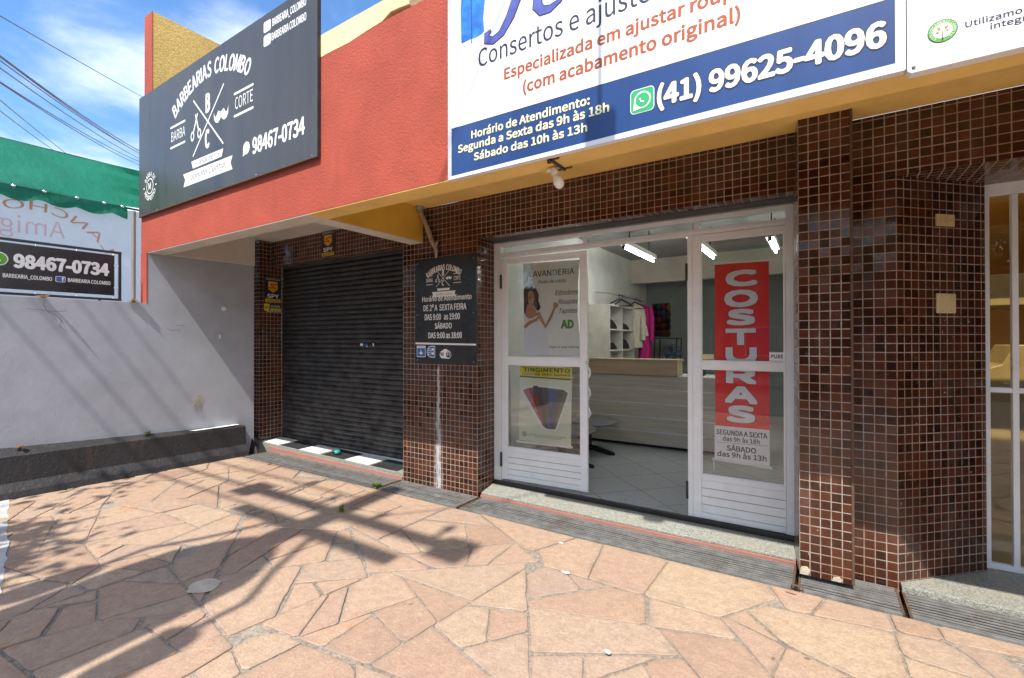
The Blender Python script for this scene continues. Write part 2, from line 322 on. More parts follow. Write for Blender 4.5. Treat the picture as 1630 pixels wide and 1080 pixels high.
class MB:
    def __init__(s): s.v, s.f, s.m, s.mats, s.sm = [], [], [], [], []
    def mi(s, n):
        if n not in s.mats: s.mats.append(n)
        return s.mats.index(n)
    def poly(s, pts, mat, sm=False):
        b = len(s.v); s.v += [Vector(p) for p in pts]; s.f.append(tuple(range(b, b+len(pts)))); s.m.append(s.mi(mat)); s.sm.append(sm); return s
    def mesh(s, vs, fs, mat, sm=False):
        b = len(s.v); s.v += [Vector(p) for p in vs]; k = s.mi(mat)
        for f in fs: s.f.append(tuple(b+i for i in f)); s.m.append(k); s.sm.append(sm)
        return s
    def box(s, x0, x1, y0, y1, z0, z1, mat):
        v = [(x, y, z) for x in (x0, x1) for y in (y0, y1) for z in (z0, z1)]
        return s.mesh(v, [(0, 1, 3, 2), (4, 6, 7, 5), (0, 4, 5, 1), (2, 3, 7, 6), (0, 2, 6, 4), (1, 5, 7, 3)], mat)
    def hexa(s, b, t, mat):   # two matching 4-loops
        n = len(b); v = list(b)+list(t)
        fs = [tuple(reversed(range(n))), tuple(range(n, 2*n))]+[(i, (i+1) % n, n+(i+1) % n, n+i) for i in range(n)]
        return s.mesh(v, fs, mat)
    def prism(s, pts, d, mat):
        d = Vector(d); return s.hexa([Vector(p) for p in pts], [Vector(p)+d for p in pts], mat)
    def tube(s, pts, r, mat, n=8, r2=None, caps=True):
        pts = [Vector(p) for p in pts]; b = len(s.v); k = len(pts); vs, fs = [], []
        up = Vector((0, 0, 1))
        for i, p in enumerate(pts):
            t = (pts[min(i+1, k-1)]-pts[max(i-1, 0)]).normalized()
            a = t.cross(up if abs(t.z) < .95 else Vector((1, 0, 0))).normalized(); c_ = t.cross(a)
            rad = r if r2 is None else r+(r2-r)*i/(k-1)
            if isinstance(r, (list, tuple)): rad = r[i]
            for j in range(n):
                q = 2*math.pi*j/n; vs.append(p+(a*math.cos(q)+c_*math.sin(q))*rad)
        for i in range(k-1):
            for j in range(n): fs.append((i*n+j, i*n+(j+1) % n, (i+1)*n+(j+1) % n, (i+1)*n+j))
        s.mesh(vs, fs, mat, True)
        if caps:
            s.mesh(vs[:n], [tuple(range(n))], mat); s.mesh(vs[-n:], [tuple(reversed(range(n)))], mat)
        return s
    def lathe(s, c, prof, mat, n=16, axis=(0, 0, 1)):
        ax = Vector(axis).normalized(); a = ax.cross(Vector((1, 0, 0)) if abs(ax.x) < .9 else Vector((0, 1, 0))).normalized(); b = ax.cross(a); c = Vector(c)
        vs = [c+ax*h+(a*math.cos(2*math.pi*j/n)+b*math.sin(2*math.pi*j/n))*r for r, h in prof for j in range(n)]
        fs = [(i*n+j, i*n+(j+1) % n, (i+1)*n+(j+1) % n, (i+1)*n+j) for i in range(len(prof)-1) for j in range(n)]
        return s.mesh(vs, fs, mat, True)
    # flat print: O origin, Rv right, Uv up
    def flat(s, F, pts, mat, lay=0): return s.poly([F(x, y, lay) for x, y in pts], mat)
    def text(s, F, t, x, y, h, mat, w=None, off=0., al='L', mir=False, sh=0., lay=1, asp=1., grow=0.):
        rad = (off/.62+grow)*h     # weight and outline: shifted copies, each a hair in front of the last
        if rad > .0004:
            ro = off/.62*h
            if w: x += ro*(1 if al == 'L' else 0); w -= 2*ro
            y += ro*.5; h -= ro
            n = (16 if rad > .05*h else 8) if h > .05 else 4
            for i in range(n):
                a = (i+.5)*2*math.pi/n; s.text(F, t, x+rad*math.cos(a), y+rad*math.sin(a), h, mat, w, 0, al, mir, sh, lay-.5+i*.05, asp)
        vs, fs = glyph(t, 0); base = vs
        k = h/cap(); x0 = min(v[0] for v in base); x1 = max(v[0] for v in base)
        sx_ = w/(x1-x0) if w else k*asp
        W = (x1-x0)*sx_; o = {'L': 0, 'C': -W/2, 'R': -W}[al]
        pts = []
        for a, b in vs:
            px = (a-x0)*sx_+sh*b*k
            if mir: px = W-px
            pts.append(F(x+o+px, y+b*k, lay))
        return s.mesh(pts, fs, mat)
    def arctext(s, F, t, cx, cy, r, a0, a1, h, mat, off=0., lay=1, asp=1., inward=False, mir=False):
        k = h/cap(); ws = []; gap = .13*cap()
        for ch in t:
            if ch == ' ': ws.append((0, .35*cap(), None)); continue
            vs, fs = glyph(ch, 0); x0 = min(v[0] for v in vs); x1 = max(v[0] for v in vs); ws.append((x0, x1-x0, (vs, fs)))
        tot = sum(w_[1] for w_ in ws)+gap*(len(t)-1); cur = 0; L = abs(a1-a0)*r; kx = L/tot; sgn = -1 if inward else 1; rad_ = off/.62*h
        for (x0, w_, gf) in ws:
            mid = a0+(a1-a0)*(cur+w_/2)/tot; cur += w_+gap
            if gf is None: continue
            ox, oy = math.cos(mid), math.sin(mid); tx, ty = sgn*math.sin(mid), -sgn*math.cos(mid)
            for i in range(9 if (rad_ and h > .05) else 5 if rad_ > .0004 else 1):
                n = 8 if h > .05 else 4; q = (i+.5)*2*math.pi/n; last = i == (n if rad_ > .0004 else 0)
                ex, ey = (0, 0) if last else (rad_*math.cos(q), rad_*math.sin(q)); out = []
                for a, b in gf[0]:
                    lx = (a-x0-w_/2)*kx*(-1 if mir else 1); rad = r+sgn*b*k
                    out.append(F(cx+ox*rad+tx*lx+ex, cy+oy*rad+ty*lx+ey, lay if last else lay-.5+i*.05))
                s.mesh(out, gf[1], mat)
        return s
    def build(s, name, parent=None, bevel=0., uv=None, smooth=None, origin=True):
        me = bpy.data.meshes.new(name)
        lo = Vector((min(v.x for v in s.v), min(v.y for v in s.v), min(v.z for v in s.v))); hi = Vector((max(v.x for v in s.v), max(v.y for v in s.v), max(v.z for v in s.v)))
        loc = Vector(((lo.x+hi.x)/2, (lo.y+hi.y)/2, lo.z)) if origin else Vector()
        me.from_pydata([v-loc for v in s.v], [], s.f)
        for n in s.mats: me.materials.append(MATS[n])
        me.polygons.foreach_set('material_index', s.m); me.polygons.foreach_set('use_smooth', s.sm)
        if uv is not None:
            x0, z0 = uv; ul = me.uv_layers.new(name='UVMap'); me.update()
            for p in me.polygons:
                n = p.normal
                for li in p.loop_indices:
                    q = me.vertices[me.loops[li].vertex_index].co+loc
                    if abs(n.z) > .7: a, b = (q.x-x0)/.06, (q.y-4)/.06
                    elif abs(n.x) > .95: a, b = (q.y-4)/.06, (q.z-z0)/.06
                    elif abs(n.y) > .95: a, b = (q.x-x0)/.06, (q.z-z0)/.06
                    else:
                        t = Vector((-n.y, n.x, 0)).normalized(); a, b = (q-Vector((.423, 4, 0))).dot(t)/.06, (q.z-z0)/.06
                    ul.data[li].uv = (a, b)
        o = bpy.data.objects.new(name, me); col.objects.link(o); o.location = loc
        if parent:
            o.parent = parent; o.matrix_parent_inverse = Matrix.Translation(-world_loc(parent))
        if bevel:
            b = o.modifiers.new('bevel', 'BEVEL'); b.width = bevel; b.segments = 2; b.limit_method = 'ANGLE'; b.angle_limit = R(40)
        return o
WL = {}
def world_loc(o):
    l = o.location.copy()
    return l            # every child keeps world coordinates through its parent inverse
def thing(name, loc, label, cat, group=None):
    o = bpy.data.objects.new(name, None); col.objects.link(o); o.location = loc; o.empty_display_size = .1
    return tag(o, label, cat, group)
def tag(o, label, cat, group=None, kind=None):
    o['label'] = label; o['category'] = cat
    if group: o['group'] = group
    if kind: o['kind'] = kind
    return o
def struct(o): o['kind'] = 'structure'; return o
def FY(y, step=.0012): return lambda a, b, l=0: (a, y-l*step, b)          # print on a face looking to -Y
def FX(x, step=.0012): return lambda a, b, l=0: (x+l*step, a, b)          # on a face looking to +X, right = +Y

# ================================================================== ground
b = MB(); b.poly([(-160, -160, -.13), (160, -160, -.13), (160, 160, -.13), (-160, 160, -.13)], 'concrete'); struct(b.build('ground'))
b = MB(); b.poly([(-90, -12.5, -.122), (90, -12.5, -.122), (90, -2.95, -.122), (-90, -2.95, -.122)], 'asphalt')
for k in range(-20, 20): b.poly([(k*4., -7.8, -.118), (k*4.+2, -7.8, -.118), (k*4.+2, -7.68, -.118), (k*4., -7.68, -.118)], 'yellowline')
struct(b.build('road'))
b = MB(); b.box(-60, 60, -2.95, -2.8, -.13, .0, 'concrete'); b.box(-60, 60, -12.65, -12.5, -.13, .0, 'concrete'); struct(b.build('kerb', bevel=.015))
b = MB(); b.box(-60, 60, -16, -12.65, -.13, -.005, 'concrete'); struct(b.build('opposite_pavement'))

def flagstones():
    X0, X1, Y0, Y1 = -9.6, 4.2, -2.79, 3.60
    rg = random.Random(11); pts = []
    sy = 1.15
    for lo, hi, n in ((1.0, 1.5, 2500), (.6, .9, 2500)):
        for _ in range(n):
            x, y, r = rg.uniform(X0-.5, X1+.5), rg.uniform(Y0-.5, Y1+.5), rg.uniform(lo, hi)
            if all((x-a)**2+((y-c)*sy)**2 > ((r+q)*.5)**2 for a, c, q in pts): pts.append((x, y, r))
    def clip(poly, nx, ny, d):
        out = []
        for i in range(len(poly)):
            a, c = poly[i], poly[(i+1) % len(poly)]
            da, dc = a[0]*nx+a[1]*ny-d, c[0]*nx+c[1]*ny-d
            if da <= 0: out.append(a)
            if (da < 0) != (dc < 0) and da != dc:
                t = da/(da-dc); out.append((a[0]+(c[0]-a[0])*t, a[1]+(c[1]-a[1])*t))
        return out
    def area(p): return abs(sum(p[i-1][0]*p[i][1]-p[i][0]*p[i-1][1] for i in range(len(p))))/2
    cells = []
    def split(p, depth):
        A = area(p)
        if A < .008: return
        target = rg.choice((.035, .07, .11, .16, .22, .30, .38))
        if A < target or depth > 6: cells.append(p); return
        L, k = max((math.dist(p[i-1], p[i]), i) for i in range(len(p)))
        f = rg.uniform(.30, .70); a, c = p[k-1], p[k]; q = (a[0]+(c[0]-a[0])*f, a[1]+(c[1]-a[1])*f)
        an = math.atan2(c[1]-a[1], c[0]-a[0])+math.pi/2+rg.gauss(0, .38); nx, ny = -math.sin(an), math.cos(an); d = q[0]*nx+q[1]*ny
        g_ = rg.choice((.002, .002, .003, .004, .007, .010))
        for sgn in (1, -1):
            h = clip(p, nx*sgn, ny*sgn, d*sgn-g_)
            if len(h) >= 3: split(h, depth+1)
    for i, (x, y, r) in enumerate(pts):
        poly = [(x-2.6, y-2.6), (x+2.6, y-2.6), (x+2.6, y+2.6), (x-2.6, y+2.6)]
        near = sorted((((a-x)**2+((c-y)*sy)**2, j, a, c) for j, (a, c, q) in enumerate(pts) if j != i))[:26]
        for _, j, a, c in near:
            rr_ = random.Random(min(i, j)*7919+max(i, j)); g_ = rr_.choice((.003, .004, .006, .011)); an = rr_.uniform(-.25, .25)
            mx, my = (a+x)/2, (c+y)/2; nx, ny = (a-x), (c-y)*sy*sy
            if i > j: nx, ny = -nx, -ny
            L = math.hypot(nx, ny); nx, ny = nx/L, ny/L
            nx, ny = nx*math.cos(an)-ny*math.sin(an), nx*math.sin(an)+ny*math.cos(an)
            if i > j: nx, ny = -nx, -ny
            poly = clip(poly, nx, ny, mx*nx+my*ny-g_)
            if len(poly) < 3: break
        for nx, ny, d_ in ((1, 0, X1), (-1, 0, -X0), (0, 1, Y1-.006), (0, -1, -Y0)):
            poly = clip(poly, nx, ny, d_) if len(poly) >= 3 else poly
        if len(poly) >= 3: split(poly, 0)
    V, F, C = [], [], []
    for i, poly in enumerate(cells):
        r = math.sqrt(area(poly))
        # round corners a little, then roughen the edges
        q = []
        for k in range(len(poly)):
            a, c, e = poly[k-1], poly[k], poly[(k+1) % len(poly)]
            la, le = math.dist(a, c), math.dist(c, e)
            if la < .004 or le < .004: continue
            cut = min(rg.uniform(.006, .03), la*.3, le*.3)
            q.append((c[0]+(a[0]-c[0])*cut/la, c[1]+(a[1]-c[1])*cut/la)); q.append((c[0]+(e[0]-c[0])*cut/le, c[1]+(e[1]-c[1])*cut/le))
        if len(q) < 3: continue
        cx = sum(a[0] for a in q)/len(q); cy = sum(a[1] for a in q)/len(q)
        fine = cy > -.4
        ring = []
        for k in range(len(q)):
            a, c = q[k], q[(k+1) % len(q)]; L = math.dist(a, c); n = max(1, int(L/(.035 if fine else .3)))
            for t in range(n):
                px, py = a[0]+(c[0]-a[0])*t/n, a[1]+(c[1]-a[1])*t/n
                if fine:
                    w1 = mnoise.noise((px*6, py*6, i*1.7))*.012+mnoise.noise((px*26, py*26, i))*.006
                    dx, dy = px-cx, py-cy; L2 = math.hypot(dx, dy) or 1
                    px -= dx/L2*abs(w1); py -= dy/L2*abs(w1)
                ring.append((px, min(py, Y1-.004)))
        n = len(ring)
        if n < 3: continue
        zt = rg.uniform(-.001, .006); tx, ty = rg.uniform(-.008, .008), rg.uniform(-.008, .008)
        b0 = len(V)
        for s_, dz in ((1., -.012), (1., -.0035), (1-.006/max(.12, r*.5), 0), (.80, .0006)):
            for px, py in ring:
                X, Y = cx+(px-cx)*s_, cy+(py-cy)*s_; V.append((X, Y, zt+dz+(X-cx)*tx+(Y-cy)*ty))
        for lv in range(3):
            for k in range(n): F.append((b0+lv*n+k, b0+lv*n+(k+1) % n, b0+(lv+1)*n+(k+1) % n, b0+(lv+1)*n+k))
        F.append(tuple(range(b0+3*n, b0+4*n)))
        c3 = (rg.random(), rg.random(), rg.random()); C += [(*c3, 1)]*(3*n)+[(*c3, 0)]*n
    me = bpy.data.meshes.new('stone_paving'); me.from_pydata(V, [], F); me.materials.append(MATS['flagstone'])
    ca = me.color_attributes.new('stone', 'FLOAT_COLOR', 'POINT')
    ca.data.foreach_set('color', [x for c_ in C for x in c_])
    o = bpy.data.objects.new('stone_paving', me); col.objects.link(o); struct(o)
    b = MB(); n = 60
    b.box(-9.7, 4.3, -2.8, 3.605, -.12, -.0055, 'mortar'); struct(b.build('mortar_bed'))
flagstones()
b = MB()
ed = [(-9.5+.12*k, 1.87-.0*k) for k in range(1)]
top = []
for k in range(60):
    x = -9.4+k*.086; y = 1.80-(x+9.4)*.2+.03*mnoise.noise((x*3, 0, 5))+rnd.uniform(-.010, .008); top.append((x, y))
top = [(x, y, .0075) for x, y in top if x < -4.36]
b.poly(top+[(x, y-.42+rnd.uniform(-.01, .01), .0075) for x, y, z in reversed(top)], 'whiteline'); struct(b.build('painted_line'))
b = MB(); pts = []
for k in range(22):
    a = 2*math.pi*k/22; q = .105*(1+rnd.uniform(-.12, .12)); pts.append((-3.43+q*math.cos(a), 1.55+q*.9*math.sin(a), .004))
b.prism(pts, (0, 0, .008), 'cement')
tag(b.build('concrete_patch', bevel=.003), 'round pale cement patch set among the paving stones', 'patch')

# drain channel and its grates
b = MB(); b.box(-7.0, 3.2, 3.605, 4.02, -.125, -.105, 'blackpit'); struct(b.build('drain_channel'))
def grate(x0, x1, label):
    t = thing('drain_grate', ((x0+x1)/2, 3.81, -.03), label, 'drain grate', 'drain grates along the shop front')
    f = MB(); y0, y1 = 3.618, 3.985
    f.box(x0, x0+.014, y0, y1, -.03, .004, 'rust'); f.box(x1-.014, x1, y0, y1, -.03, .004, 'rust')
    f.box(x0+.014, x1-.014, y0, y0+.018, -.03, .005, 'steel'); f.box(x0+.014, x1-.014, y1-.012, y1, -.03, .003, 'steel')
    f.build('frame', t)
    f = MB(); n = 9
    for k in range(n):
        y = y0+.04+(y1-y0-.075)*k/(n-1); f.box(x0+.014, x1-.014, y-.008, y+.007, -.005, .002+rnd.uniform(-.002, .002), 'steel')
    k = x0+.3
    while k < x1: f.box(k, k+.012, y0+.02, y1-.013, -.03, -.007, 'rust'); k += .42
    f.build('bars', t)
grate(-6.86, -4.125, 'long steel drain grate in front of the black roller shutter')
grate(-4.105, -2.985, 'short steel drain grate at the foot of the tiled pillar with the hours board')
grate(-2.965, -.15, 'long steel drain grate in front of the open glass door')
grate(-.13, .415, 'short steel drain grate running under the overhanging tiled pilaster')
grate(.435, 3.1, 'steel drain grate in front of the side shop door')

# ================================================================== the shop building
SB = thing('shop_building', (-2, 4, 0), 'brown tiled shop building with red fascia, yellow soffit and black roller shutter', 'building')
def W(y): return -7.13+.0615*(y-2.6)
TU = (-4.1023, .0425)
MB().box(-4.105, -3.016, 4.0, 4.32, -.09, 3.128, 'tile_stained').build('tiled_pillar', SB, uv=TU)
MB().box(-3.0155, -.15, 4.0, 4.13, 2.705, 3.128, 'tile').build('shop_lintel', SB, uv=TU)
MB().box(-3.0, -.16, 4.132, 4.30, 2.70, 2.95, 'darksteel').build('lintel_beam', SB)
MB().prism([(-.124, 3.79, .038), (.178, 3.79, .038), (.178, 4.15, .038), (-.168, 4.15, .038)], (0, 0, 3.09), 'tile').build('tiled_pilaster', SB, uv=(-.124, .0177))
b = MB(); b.box(.165, .181, 3.782, 3.797, .04, 3.126, 'rust'); b.build('corner_trim', SB, bevel=.004)
for x0_, x1_, z0_, z1_ in ((-.124, -.062, .040, .098), (.058, .118, .040, .075)):     # lost tiles showing the bedding
    b = MB(); b.prism([(x0_, 3.7885, z0_), (x1_-.012, 3.7885, z0_), (x1_, 3.7885, z1_-.02), (x1_-.02, 3.7885, z1_), (x0_+.01, 3.7885, z1_-.006)], (0, .003, 0), 'cement'); b.build('bare_mortar', SB)
MB().prism([(.1785, 4.0, -.09), (.423, 4.0, -.09), (.94, 4.517, -.09), (.94, 4.66, -.09), (.1785, 4.66, -.09)], (0, 0, 2.794), 'tile').build('splayed_wall', SB, uv=(.423, .0425))
MB().box(.1785, 3.2, 4.0, 4.66, 2.7055, 3.128, 'tile').build('side_lintel', SB, uv=(.423, .0425))
MB().box(-7.164, -4.1055, 4.2, 4.36, 2.79, 3.168, 'tile').build('shutter_lintel', SB, uv=TU)
b = MB(); b.box(-7.36, -7.165, 4.0, 4.44, .13, 3.168, 'tile'); b.build('shutter_jamb', SB, uv=(-7.165, .03))
b = MB(); b.box(-7.37, -7.15, 3.99, 4.45, -.1, .128, 'blackkerb'); b.hexa([(-7.3, 3.76, -.05), (-6.84, 3.8, -.05), (-6.9, 4.0, -.05), (-7.3, 4.0, -.05)], [(-7.3, 3.8, .26), (-7.02, 3.84, .2), (-7.1, 3.985, .16), (-7.3, 3.985, .28)], 'blackkerb'); b.build('jamb_footing', SB, bevel=.02)
MB().box(-4.0, .2, 4.0, 4.3, 3.301, 6.6, 'tile').build('upper_wall', SB, uv=TU)  # stops short on the right so sun reaches the side room's ceiling opening
MB().box(-7.31, 3.2, 2.55, 2.75, 2.75, 4.10, 'redpaint').build('fascia', SB)
b = MB(); b.box(-3.79, 3.2, 2.553, 2.748, 2.742, 2.7495, 'soffitpaint'); b.build('fascia_underside', SB)
b = MB(); b.box(-7.12, -3.792, 2.553, 2.748, 2.742, 2.7495, 'whitesoffit'); b.build('bay_fascia_underside', SB)
b = MB(); b.box(-3.785, 3.2, 2.751, 3.999, 3.129, 3.30, 'soffitpaint'); b.build('yellow_soffit', SB)
b = MB(); b.box(-7.31, -3.96, 2.751, 4.36, 3.169, 3.30, 'whitesoffit'); b.build('bay_soffit', SB)
b = MB(); b.box(-3.958, -3.786, 2.751, 3.998, 2.7495, 3.30, 'crosspaint'); b.build('cross_beam', SB)
b = MB(); b.box(-3.962, -3.784, 2.75, 3.995, 2.741, 2.749, 'whitesoffit'); b.build('cross_beam_underside', SB)
b = MB(); b.box(-3.98, -3.9585, 2.751, 4.0, 2.742, 3.30, 'whitesoffit'); b.build('cross_beam_inner_face', SB)
# ragged cream parapet on the fascia
b = MB(); pts = [(-7.0, 2.548, 4.262), (-2.55, 2.548, 4.262)]
for k in range(46):
    x = -2.55-k*.0985; pts.append((x, 2.548, 4.085+.02*math.sin(k*.5)+rnd.uniform(-.012, .012)+(.03 if x > -2.8 else 0)))
b.prism([p for p in pts], (0, .205, 0), 'cream'); b.build('parapet', SB)
b = MB(); b.box(-7.22, -7.0, 2.56, 8.0, 4.101, 5.76, 'yellowstucco'); b.box(-7.222, -6.998, 2.551, 2.558, 4.101, 5.762, 'redpaint'); b.build('end_wall', SB)
# high side wall with its ring beam and red front edge
b = MB(); b.prism([(W(2.552)-.18, 2.5557, -.1), (W(2.5555), 2.5557, -.1), (W(3.86), 3.86, -.1), (W(3.86)-.18, 3.86, -.1)], (0, 0, 3.265), 'wallpaint'); b.box(-7.40, -7.362, 3.861, 4.05, .0, 3.165, 'blackkerb'); b.build('side_wall', SB)  # dark end slab added to keep sky reflections off the jamb tiles
b = MB(); b.prism([(W(2.552)-.18, 2.545, 2.112), (W(2.552)+.003, 2.545, 2.112), (W(2.552)+.003, 2.5555, 2.112), (W(2.552)-.18, 2.5555, 2.112)], (0, 0, .637), 'redpaint'); b.build('red_wall_edge', SB)
b = MB(); b.prism([(W(2.76)-.02, 2.752, 2.748), (W(2.76)+.018, 2.752, 2.748), (W(3.86)+.018, 3.865, 2.748), (W(3.86)-.02, 3.865, 2.748)], (0, 0, .42), 'whitesoffit'); b.build('ring_beam', SB, bevel=.006)
# roller shutter
b = MB(); x0, x1 = -7.16, -4.0; prof = []; pitch = .068
z = .10
while z < 2.95:
    for t, dy in ((0, .004), (.05, -.004), (.22, -.015), (.5, -.020), (.78, -.015), (.93, -.003), (.965, .006)): prof.append((z+t*pitch, 4.385+dy))
    z += pitch
n = len(prof); segs = 8
vs = [(x0+(x1-x0)*i/segs, y+.004*math.sin(i*2.1+zz_*3), zz_) for i in range(segs+1) for zz_, y in prof]
fs = [(i*n+j, (i+1)*n+j, (i+1)*n+j+1, i*n+j+1) for i in range(segs) for j in range(n-1)]
b.mesh(vs, fs, 'shutter', True)
SH = b.build('roller_shutter', SB)
b = MB()
for x, zq, w_, h_, mt in ((-5.30, 1.56, .05, .035, 'white'), (-5.22, 1.56, .07, .03, 'sticker_blue'), (-5.05, 1.56, .02, .04, 'white'), (-5.18, 1.55, .03, .02, 'white')):
    b.box(x, x+w_, 4.364, 4.367, zq, zq+h_, mt)
b.build('sticker_remnant', SH)
b = MB(); b.lathe((-5.62, 4.372, 1.16), [(.0, .0), (.022, .0), (.022, .012), (0, .014)], 'blackplastic', 12, (0, -1, 0)); b.build('lock', SH)
# sill of the shutter with loose white tiles laid on it
b = MB(); b.hexa([(-7.15, 4.0, -.05), (-4.107, 4.0, -.05), (-4.107, 4.42, -.05), (-7.15, 4.42, -.05)], [(-7.15, 4.0, .108), (-4.107, 4.0, .07), (-4.107, 4.42, .075), (-7.15, 4.42, .118)], 'granite')
SS = b.build('shutter_sill', SB)
b = MB(); b.hexa([(-6.87, 3.985, -.02), (-4.108, 3.985, -.02), (-4.108, 3.999, -.02), (-6.87, 3.999, -.02)], [(-6.87, 3.985, .068), (-4.108, 3.985, .035), (-4.108, 3.999, .035), (-6.87, 3.999, .068)], 'riser'); b.build('sill_riser', SB)
def sz(x): return .108+(.07-.108)*(x+7.15)/3.04
for k, x in enumerate((-6.93, -6.44, -5.96, -5.46, -4.97, -4.48)):
    b = MB(); h_ = .005
    bt = [(x-.225, 4.035, sz(x-.225)+.001), (x+.225, 4.035, sz(x+.225)+.001), (x+.225, 4.345, sz(x+.225)+.008), (x-.225, 4.345, sz(x-.225)+.008)]
    b.hexa(bt, [(a, c_, d_+h_) for a, c_, d_ in bt], 'white' if k % 2 == 0 else 'darksteel'); b.build('sill_tile', SS)
# shop door sill
b = MB(); b.hexa([(-2.992, 4.03, .018), (-.155, 4.03, .018), (-.155, 4.272, .018), (-3.014, 4.272, .018)], [(-2.992, 4.03, .038), (-.155, 4.03, .038), (-.155, 4.272, .07), (-3.014, 4.272, .07)], 'granite'); b.build('door_sill', SB, bevel=.004)
MB().box(-2.99, -.155, 4.012, 4.2, -.05, .0165, 'riser').build('door_sill_riser', SB)
MB().box(-3.012, -.16, 4.273, 4.312, -.05, .106, 'blackplastic').build('threshold_strip', SB)
b = MB(); b.prism([(.435, 3.945, .0), (3.2, 3.955, .0), (3.2, 4.66, .0), (.945, 4.66, .0), (.945, 4.515, .0), (.435, 4.008, .0)], (0, 0, .04), 'granite'); b.build('side_door_sill', SB, bevel=.003)
MB().box(.45, 3.2, 3.99, 4.4, -.09, -.001, 'blackpit').build('side_sill_base', SB)

# entrance frame
b = MB(); A = 'alu_white'
for a in ((-3.014, -2.926, 4.30, 4.36, .108, 2.69), (-.226, -.168, 4.30, 4.36, .108, 2.69), (-2.925, -.227, 4.30, 4.36, 2.535, 2.582), (-2.925, -.227, 4.303, 4.357, 2.652, 2.69),
          (-1.954, -1.914, 4.304, 4.355, 2.583, 2.651), (-.916, -.866, 4.304, 4.355, 2.583, 2.651), (-.968, -.927, 4.305, 4.42, .108, 2.534)): b.box(*a, A)
b.box(-2.925, -.227, 4.296, 4.2995, 2.556, 2.562, A)
DF = b.build('entrance_frame', SB, bevel=.003)
for x0, x1 in ((-2.925, -1.955), (-1.913, -.917), (-.865, -.227)): MB().box(x0, x1, 4.33, 4.334, 2.583, 2.651, 'glass').build('transom_pane', DF)
for x, y, z in ((-2.918, 4.292, 2.27), (-2.918, 4.292, .34), (-.975, 4.31, 2.22), (-.975, 4.31, .33)):
    b = MB(); b.lathe((x, y, z-.075), [(0, 0), (.012, 0), (.012, .15), (0, .15)], 'darksteel', 10); b.build('hinge', DF)

def leaf(name, x0, x1, st, rails, kick, ang=0., hx=0., hy=4.31, y0=4.305, th=.036):
    def T(b):
        if ang:
            ca, sa_ = math.cos(ang), math.sin(ang)
            for v in b.v: x, y = v.x-hx, v.y-hy; v.x, v.y = hx+x*ca-y*sa_, hy+x*sa_+y*ca
        return b
    zb, zt, m0, m1, kt = rails
    b = MB(); b.box(x0, x0+st[0], y0, y0+th, zb, zt, A); b.box(x1-st[1], x1, y0, y0+th, zb, zt, A)
    a, c_ = x0+st[0], x1-st[1]
    e = .0015
    b.box(a, c_, y0+e, y0+th-e, zt-.055, zt-e, A); b.box(a, c_, y0+e, y0+th-e, m0, m1, A); b.box(a, c_, y0+e, y0+th-e, zb+e, zb+.05, A); b.box(a, c_, y0+e, y0+th-e, kt-.045, kt, A)
    for z0, z1 in ((kt, m0), (m1, zt-.055)):   # glazing beads
        b.box(a, a+.01, y0+.006, y0+.012, z0, z1, A); b.box(c_-.01, c_, y0+.006, y0+.012, z0, z1, A); b.box(a+.01, c_-.01, y0+.0065, y0+.0125, z1-.01, z1, A); b.box(a+.01, c_-.01, y0+.0065, y0+.0125, z0, z0+.01, A)
    L = T(b).build(name, SB, bevel=.0025)
    for z0, z1 in ((kt, m0), (m1, zt-.055)): T(MB().box(a, c_, y0+.015, y0+.019, z0, z1, 'glass')).build('glass_pane', L)
    b = MB(); n = 4; z0, z1 = zb+.05, kt-.045
    for k in range(n): b.box(a, c_, y0+.009, y0+.022, z0+(z1-z0)*k/n+.0025, z0+(z1-z0)*(k+1)/n-.0025, A)
    b.box(a, c_, y0+.014, y0+.021, z0, z1, 'greyink')
    T(b).build('kick_panel', L, bevel=.002)
    return L, T
L1, T1 = leaf('entrance_door', -2.922, -1.934, (.071, .072), (.128, 2.522, 1.373, 1.450, .477), None, R(3.4), -2.922)
b = MB(); b.tube([(-1.945+.018*math.sin(k*.62), 4.365+.012*math.cos(k*.62), .86+.6*k/30) for k in range(31)], .009, A, 8); b.box(-1.96, -1.94, 4.335, 4.37, .88, .9, A); b.box(-1.96, -1.94, 4.335, 4.37, 1.42, 1.44, A); T1(b).build('wavy_handle', L1)
b = MB()
for z_ in (1.40, 1.42): b.box(-1.95, -1.94, 4.301, 4.3045, z_-.004, z_+.004, 'blackplastic')
T1(b).build('rivet', L1)
L2, T2 = leaf('fixed_door', -.926, -.228, (.069, .006), (.108, 2.532, 1.386, 1.449, .480), None)

# interior of the sewing shop
MB().box(-3.5, .12, 4.313, 11.2, .0, .1085, 'floortile').build('interior_floor', SB)
MB().box(-3.55, -3.385, 4.33, 11.2, .109, 3.34, 'inwall').build('interior_side_wall', SB)
MB().box(-.05, .12, 4.37, 11.2, .109, 3.34, 'inwall').build('interior_party_wall', SB)
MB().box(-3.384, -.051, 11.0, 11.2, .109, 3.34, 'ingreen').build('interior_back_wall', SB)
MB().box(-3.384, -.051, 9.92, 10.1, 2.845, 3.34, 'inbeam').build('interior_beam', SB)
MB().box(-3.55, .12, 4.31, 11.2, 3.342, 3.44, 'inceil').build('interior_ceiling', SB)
MB().box(-3.38, -.06, 4.31, 4.36, 2.70, 3.34, 'inwall').build('interior_lintel_face', SB)

